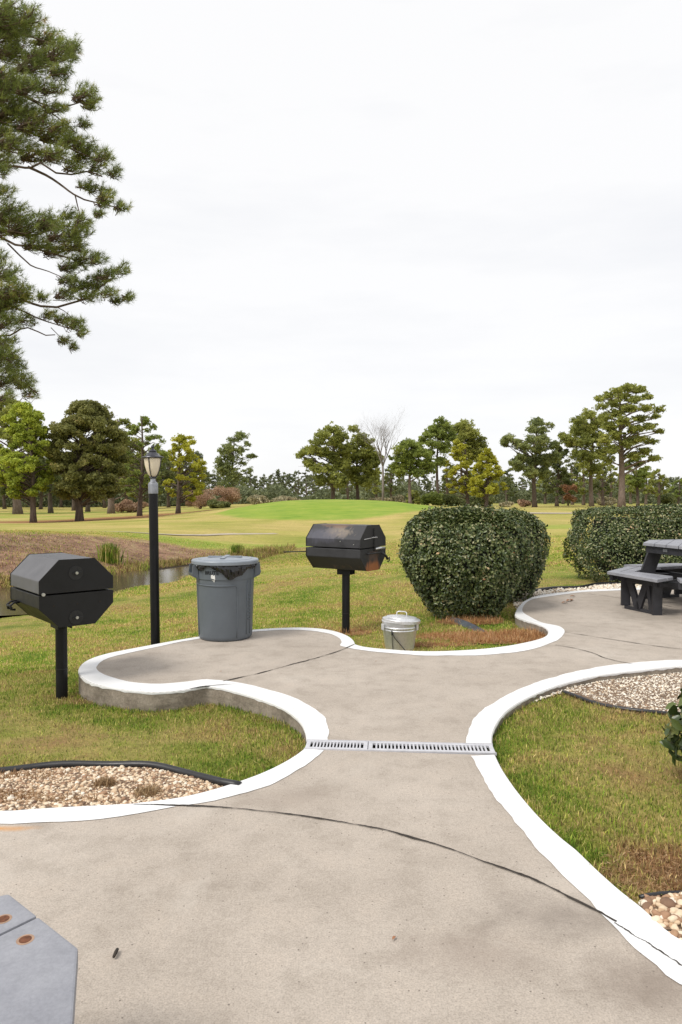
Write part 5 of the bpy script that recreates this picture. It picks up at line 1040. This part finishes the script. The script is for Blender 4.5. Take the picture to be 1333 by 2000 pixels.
shrub(560,983,968,530,600,105,'sage','low grey shrub at the left rise of the green mound')
shrub(425,996,975,395,450,86,'dark','dark low shrub under the russet myrtles')
shrub(740,985,970,715,765,100,'sage','pale brown low shrub at the foot of the bare tree')
shrub(778,985,966,760,800,104,'sage','pale brown low shrub left of the short rounded pine trunk')
shrub(806,990,950,792,828,100,'olive','spiky palmetto like shrub beside the short rounded pine trunk',.4,40)
shrub(850,992,958,826,880,98,'green','dark glossy shrub left of the slender pine trunk')
shrub(890,994,960,862,925,98,'dark','dark shrub behind the trunks of the yellow green pair')
shrub(935,994,965,915,985,96,'dark','wide dark shrub under the right yellow green pine')
shrub(1023,991,974,1008,1040,105,'myrtle','small domed brown shrub left of the forked pine trunk',.2)
shrub(990,992,980,976,1006,104,'sage','small pale shrub right of the yellow green pair')
shrub(1110,990,925,1088,1130,118,'red','russet leaved small tree between the forked and the olive pine',.3,50,4,'small_tree','tree')
shrub(1305,991,962,1285,1330,120,'dark','dark bush at the right end of the far trees')
shrub(1180,989,968,1120,1170,125,'sage','dull shrub behind the pale trunks on the right')
shrub(255,1003,975,235,300,88,'myrtle','russet low shrub behind the pine left of the lamp post',.22)
# distant line of pines : copies of four
protos=[]
rgp=np.random.default_rng(77)
for i in range(5):
    Hh=11.; cl=crown(rgp,Hh,.25,2.3,20,'loose' if i%2 else 'round',1.25)
    b=(0,0,0); protos.append(tree('pine_tree','distant pine in the far tree line',b,Hh,cl,.2,LM['far'],MAT['bark'],rgp,.55,45,'distant pines in the tree line'))
ki=0
def place_far(px,d,hs):
    global ki
    pr=protos[ki%5]; x=Dx(px,d); z=terr1(x,d)
    if ki<5: o=pr
    else:
        o=pr.copy(); link(o)
        for ch in pr.children: c_=ch.copy(); link(c_); c_.parent=o
    o.location=(x,d,z-.1); o.rotation_euler=(0,0,rgp.uniform(0,6.28)); o.scale=(hs*rgp.uniform(.9,1.15),)*2+(hs,); ki+=1
for px in np.arange(398,700,5.5): place_far(px+rgp.uniform(-3,3),rgp.uniform(225,290),rgp.uniform(.82,1.08))
for px in np.arange(700,1345,6): place_far(px+rgp.uniform(-4,4),rgp.uniform(215,300),rgp.uniform(.70,1.0))
for px in np.arange(-80,400,8): place_far(px+rgp.uniform(-4,4),rgp.uniform(165,215),rgp.uniform(.95,1.25))
# undergrowth reading as one mass below the far tree line
xs=[];
for (a,b_,d0,d1,h_,n) in [(-100,420,150,175,7.5,24000),(380,720,170,215,5.6,19000),(700,1345,150,200,6.6,36000)]:
    px=rgp.uniform(a,b_,n); d=rgp.uniform(d0,d1,n); x=(px-666.5)/F*d; top=h_*(.6+.4*np.sin(px*.05)*np.sin(px*.023+1))+rgp.normal(0,.25,n); z=terr(x,d)+rgp.random(n)*np.maximum(top,.6); xs.append(np.stack([x,d,z],1))
p=np.vstack(xs); v,f=blobs(p,np.full(len(p),.62),rgp); tag(mk('undergrowth',v,f,LM['far'],rnd=np.repeat(rgp.random(len(p)),3)),kind='stuff')
# ------------------------------------------------ big near pine at the left edge (trunk outside the frame)
d0=20.; rg=np.random.default_rng(21); bx=Dx(-170,d0); bz=terr1(bx,d0); base=np.array([bx,d0,bz])
root=empty('pine_tree',tuple(base),0,label='huge near pine whose long needled boughs fill the upper left corner',cat='pine tree')
TT=[base*0+np.array([0,0,-.3]),np.array([.15,0,4.]),np.array([.1,.2,8.]),np.array([.3,.1,12.]),np.array([.5,0,16.]),np.array([.8,0,19.])]
m=MB(); m.tube(TT,[.42,.34,.30,.24,.17,.07],12); m.build('trunk',MAT['bark'],root,smooth=True)
CL=[(5,60,30,40),(8,180,30,40),(5,260,25,30),(0,330,20,16),(10,450,30,20),(0,500,14,14),(0,600,20,30),(5,700,18,30),(45,55,30,18),(90,110,30,18),(130,250,24,14),(165,285,24,14),(60,215,30,16),(110,210,24,12),(20,25,40,30),(62,35,26,22),(100,75,30,20),(125,100,28,22),(140,90,14,20),(30,95,45,25),(75,125,38,24),(120,140,22,14),(20,150,45,25),(62,170,30,20),
 (100,172,28,14),(168,185,26,20),(182,205,12,10),(165,240,9,10),(25,220,45,30),(70,240,40,24),(110,262,32,20),(145,272,26,16),(172,300,26,18),(205,305,18,14),(222,338,12,10),(190,330,16,10),
 (30,275,40,22),(75,300,36,18),(120,300,30,16),(20,312,26,16),(150,325,20,10),(15,375,20,12),(170,360,14,8),(190,370,16,9),(215,382,18,10),(240,402,14,10),(205,395,14,8),
 (20,415,40,26),(60,440,40,26),(105,432,30,22),(140,418,12,12),(130,455,34,20),(160,450,24,18),(165,430,14,12),(195,420,8,7),(75,475,30,16),(120,485,32,16),(150,480,22,14),(170,505,26,14),(195,505,14,8),(140,520,26,12),
 (236,526,16,10),(212,535,20,12),(190,548,26,14),(160,560,26,14),(135,545,20,10),(130,575,20,12),(180,575,24,10),(215,572,14,8),(252,580,9,6),(232,585,14,6),
 (15,535,26,22),(30,565,34,22),(15,590,30,20),(50,580,20,14),(90,580,10,5),(20,630,26,18),(55,622,16,10),(105,615,18,8),(130,622,22,9),(150,632,18,11),(165,648,10,9),(128,664,12,6),(143,676,6,5),
 (15,665,22,14),(20,690,20,16),(30,712,22,18),(15,740,24,22),(42,738,16,16),(50,752,16,10),(65,768,16,8),(8,775,16,12)]
LIMBS=[ # traced limbs, photo pixels + depth
 ([(-165,215),(-60,175),(20,180),(55,190),(95,207),(130,208),(160,198)],20.2,.05),([(30,180),(70,200),(100,220),(120,235),(150,260)],19.8,.03),
 ([(-165,400),(-60,340),(20,325),(60,328),(80,318),(110,338),(140,341),(170,335),(200,345)],19.6,.055),([(55,326),(90,342),(115,358),(145,380),(165,390),(200,398),(238,408)],19.6,.04),([(147,380),(152,402),(160,430)],19.6,.02),
 ([(-160,520),(-60,450),(0,463),(30,478),(60,482),(100,495),(140,505)],19.9,.06),([(0,450),(30,458),(75,458),(110,440),(150,445)],20.4,.05),([(15,475),(40,500),(60,518),(95,530),(130,545)],19.8,.025),
 ([(-165,640),(-60,570),(10,580),(50,588),(80,598),(112,600),(140,592),(165,585),(190,565),(225,540)],20.,.06),([(112,600),(125,607),(137,616)],20,.015),([(0,590),(40,605),(75,622),(105,632),(130,640),(160,648)],20.1,.03),
 ([(-150,760),(-40,660),(20,655),(40,643),(55,640),(75,648),(90,655),(108,654)],19.7,.045),([(100,640),(115,655),(130,665),(146,678)],20.1,.012),
 ([(-160,700),(-60,640),(0,660),(30,700)],20.3,.05),([(-140,840),(-50,730),(0,735),(40,745),(75,770)],20.,.05),
 ([(-160,110),(-60,60),(20,60),(70,75),(125,95)],20.2,.05),([(-150,30),(-40,0),(30,15),(65,35)],20.,.04),([(-150,300),(-40,230),(30,250),(100,275),(160,300),(210,320)],20.5,.05)]
m=MB()
for pl,d,r_ in LIMBS:
    pts=[D(a,b_,d+(0.5*math.sin(i*.9+a*.01))*.6)-base for i,(a,b_) in enumerate(pl)]; k=len(pts); c=catmull(pts,.25); m.tube(c,[r_*(1-.72*i/len(c)) for i in range(len(c))],7,cap=False)
allp=[];alld=[];tw=MB()
for (x_,y_,rx,ry) in CL:
    for rep in range(2):
        dd=d0+rg.uniform(-1.3,1.3); c=D(x_+rg.normal(0,3),y_+rg.normal(0,2),dd)-base; r_=rx/F*dd*1.0; rz_=ry/F*dd*1.0
        n=int(8+ (rx*ry)*.060); fl=1.45 if rx<17 else 1.12; 
        u=rg.normal(0,1,(n,3)); u/=np.linalg.norm(u,axis=1)[:,None]; p=c+u*np.array([r_*fl,r_*.9,rz_*fl])*(rg.random(n)**.5)[:,None]*.95
        root_p=c+np.array([-r_*.9,0,-rz_*.5]); dr=(p-root_p); dr/=np.linalg.norm(dr,axis=1)[:,None]; dr=dr*.7+rg.normal(0,.38,dr.shape)+np.array([.1,0,.32]); dr/=np.linalg.norm(dr,axis=1)[:,None]
        allp.append(p); alld.append(dr)
        for j in range(0,n,2): tw.tube([root_p+rg.normal(0,.05,3),(root_p+p[j])/2+rg.normal(0,.06,3)+np.array([0,0,-.04]),p[j]-dr[j]*.12,p[j]+dr[j]*.05],[.013,.010,.006,.004],4,cap=False)
m.build('boughs',MAT['twig'],root,smooth=True); tw.build('twigs',MAT['twig'],root,smooth=True)
for (sx_,sz_,sr) in [(-1.5,15,2.),(-2.5,12,2.2),(-3,9,2.4),(-2,17,1.8),(0,18.2,1.8),(1,16.5,1.5),(-2.2,7,2),(-.5,13,1.8),(1.2,19,1.2),(-1,10,1.8)]:
    n=90; u=rg.normal(0,1,(n,3)); u/=np.linalg.norm(u,axis=1)[:,None]; allp.append(np.array([sx_,rg.uniform(-2,2),sz_])+u*sr*np.array([1,1,.55])*(rg.random(n)**.5)[:,None]); alld.append(u*.6+np.array([0,0,.5]))
p=np.vstack(allp); dr=np.vstack(alld); K_=22
pp=np.repeat(p,2,0)+np.vstack([np.zeros((1,3))]); jit=np.tile(np.array([0,1.]),len(p))[:,None]; dr2=np.repeat(dr,2,0); pp=pp-dr2*jit*.07
v,f=sprays(pp,dr2,K_//2,.185,.0105,.75,rg); rn=np.repeat(np.clip(np.repeat(rg.normal(.45,.22,len(p)),2),0,.93),K_//2*3)
dead=np.repeat(np.repeat(rg.random(len(p))<.15,2),K_//2*3); rn=np.where(dead,1.,rn)
mk('crown',v,f,MAT['needlenear'],root,rnd=rn)
iv,if_=ico(1); cone0=mk('pine_cone',[a*np.array([.035,.035,.05]) for a in iv],[tuple(a) for a in if_],MAT['twig'],root,smooth=True)
for q_i,j in enumerate(rg.choice(len(p),90,replace=False)):
    q=p[j]-dr[j]*.1
    if q_i: cc=cone0.copy(); link(cc); cc.parent=root
    else: cc=cone0
    cc.location=tuple(q)
print('objects',len(bpy.data.objects),'faces',sum(len(o.data.polygons) for o in bpy.data.objects if o.type=='MESH'))
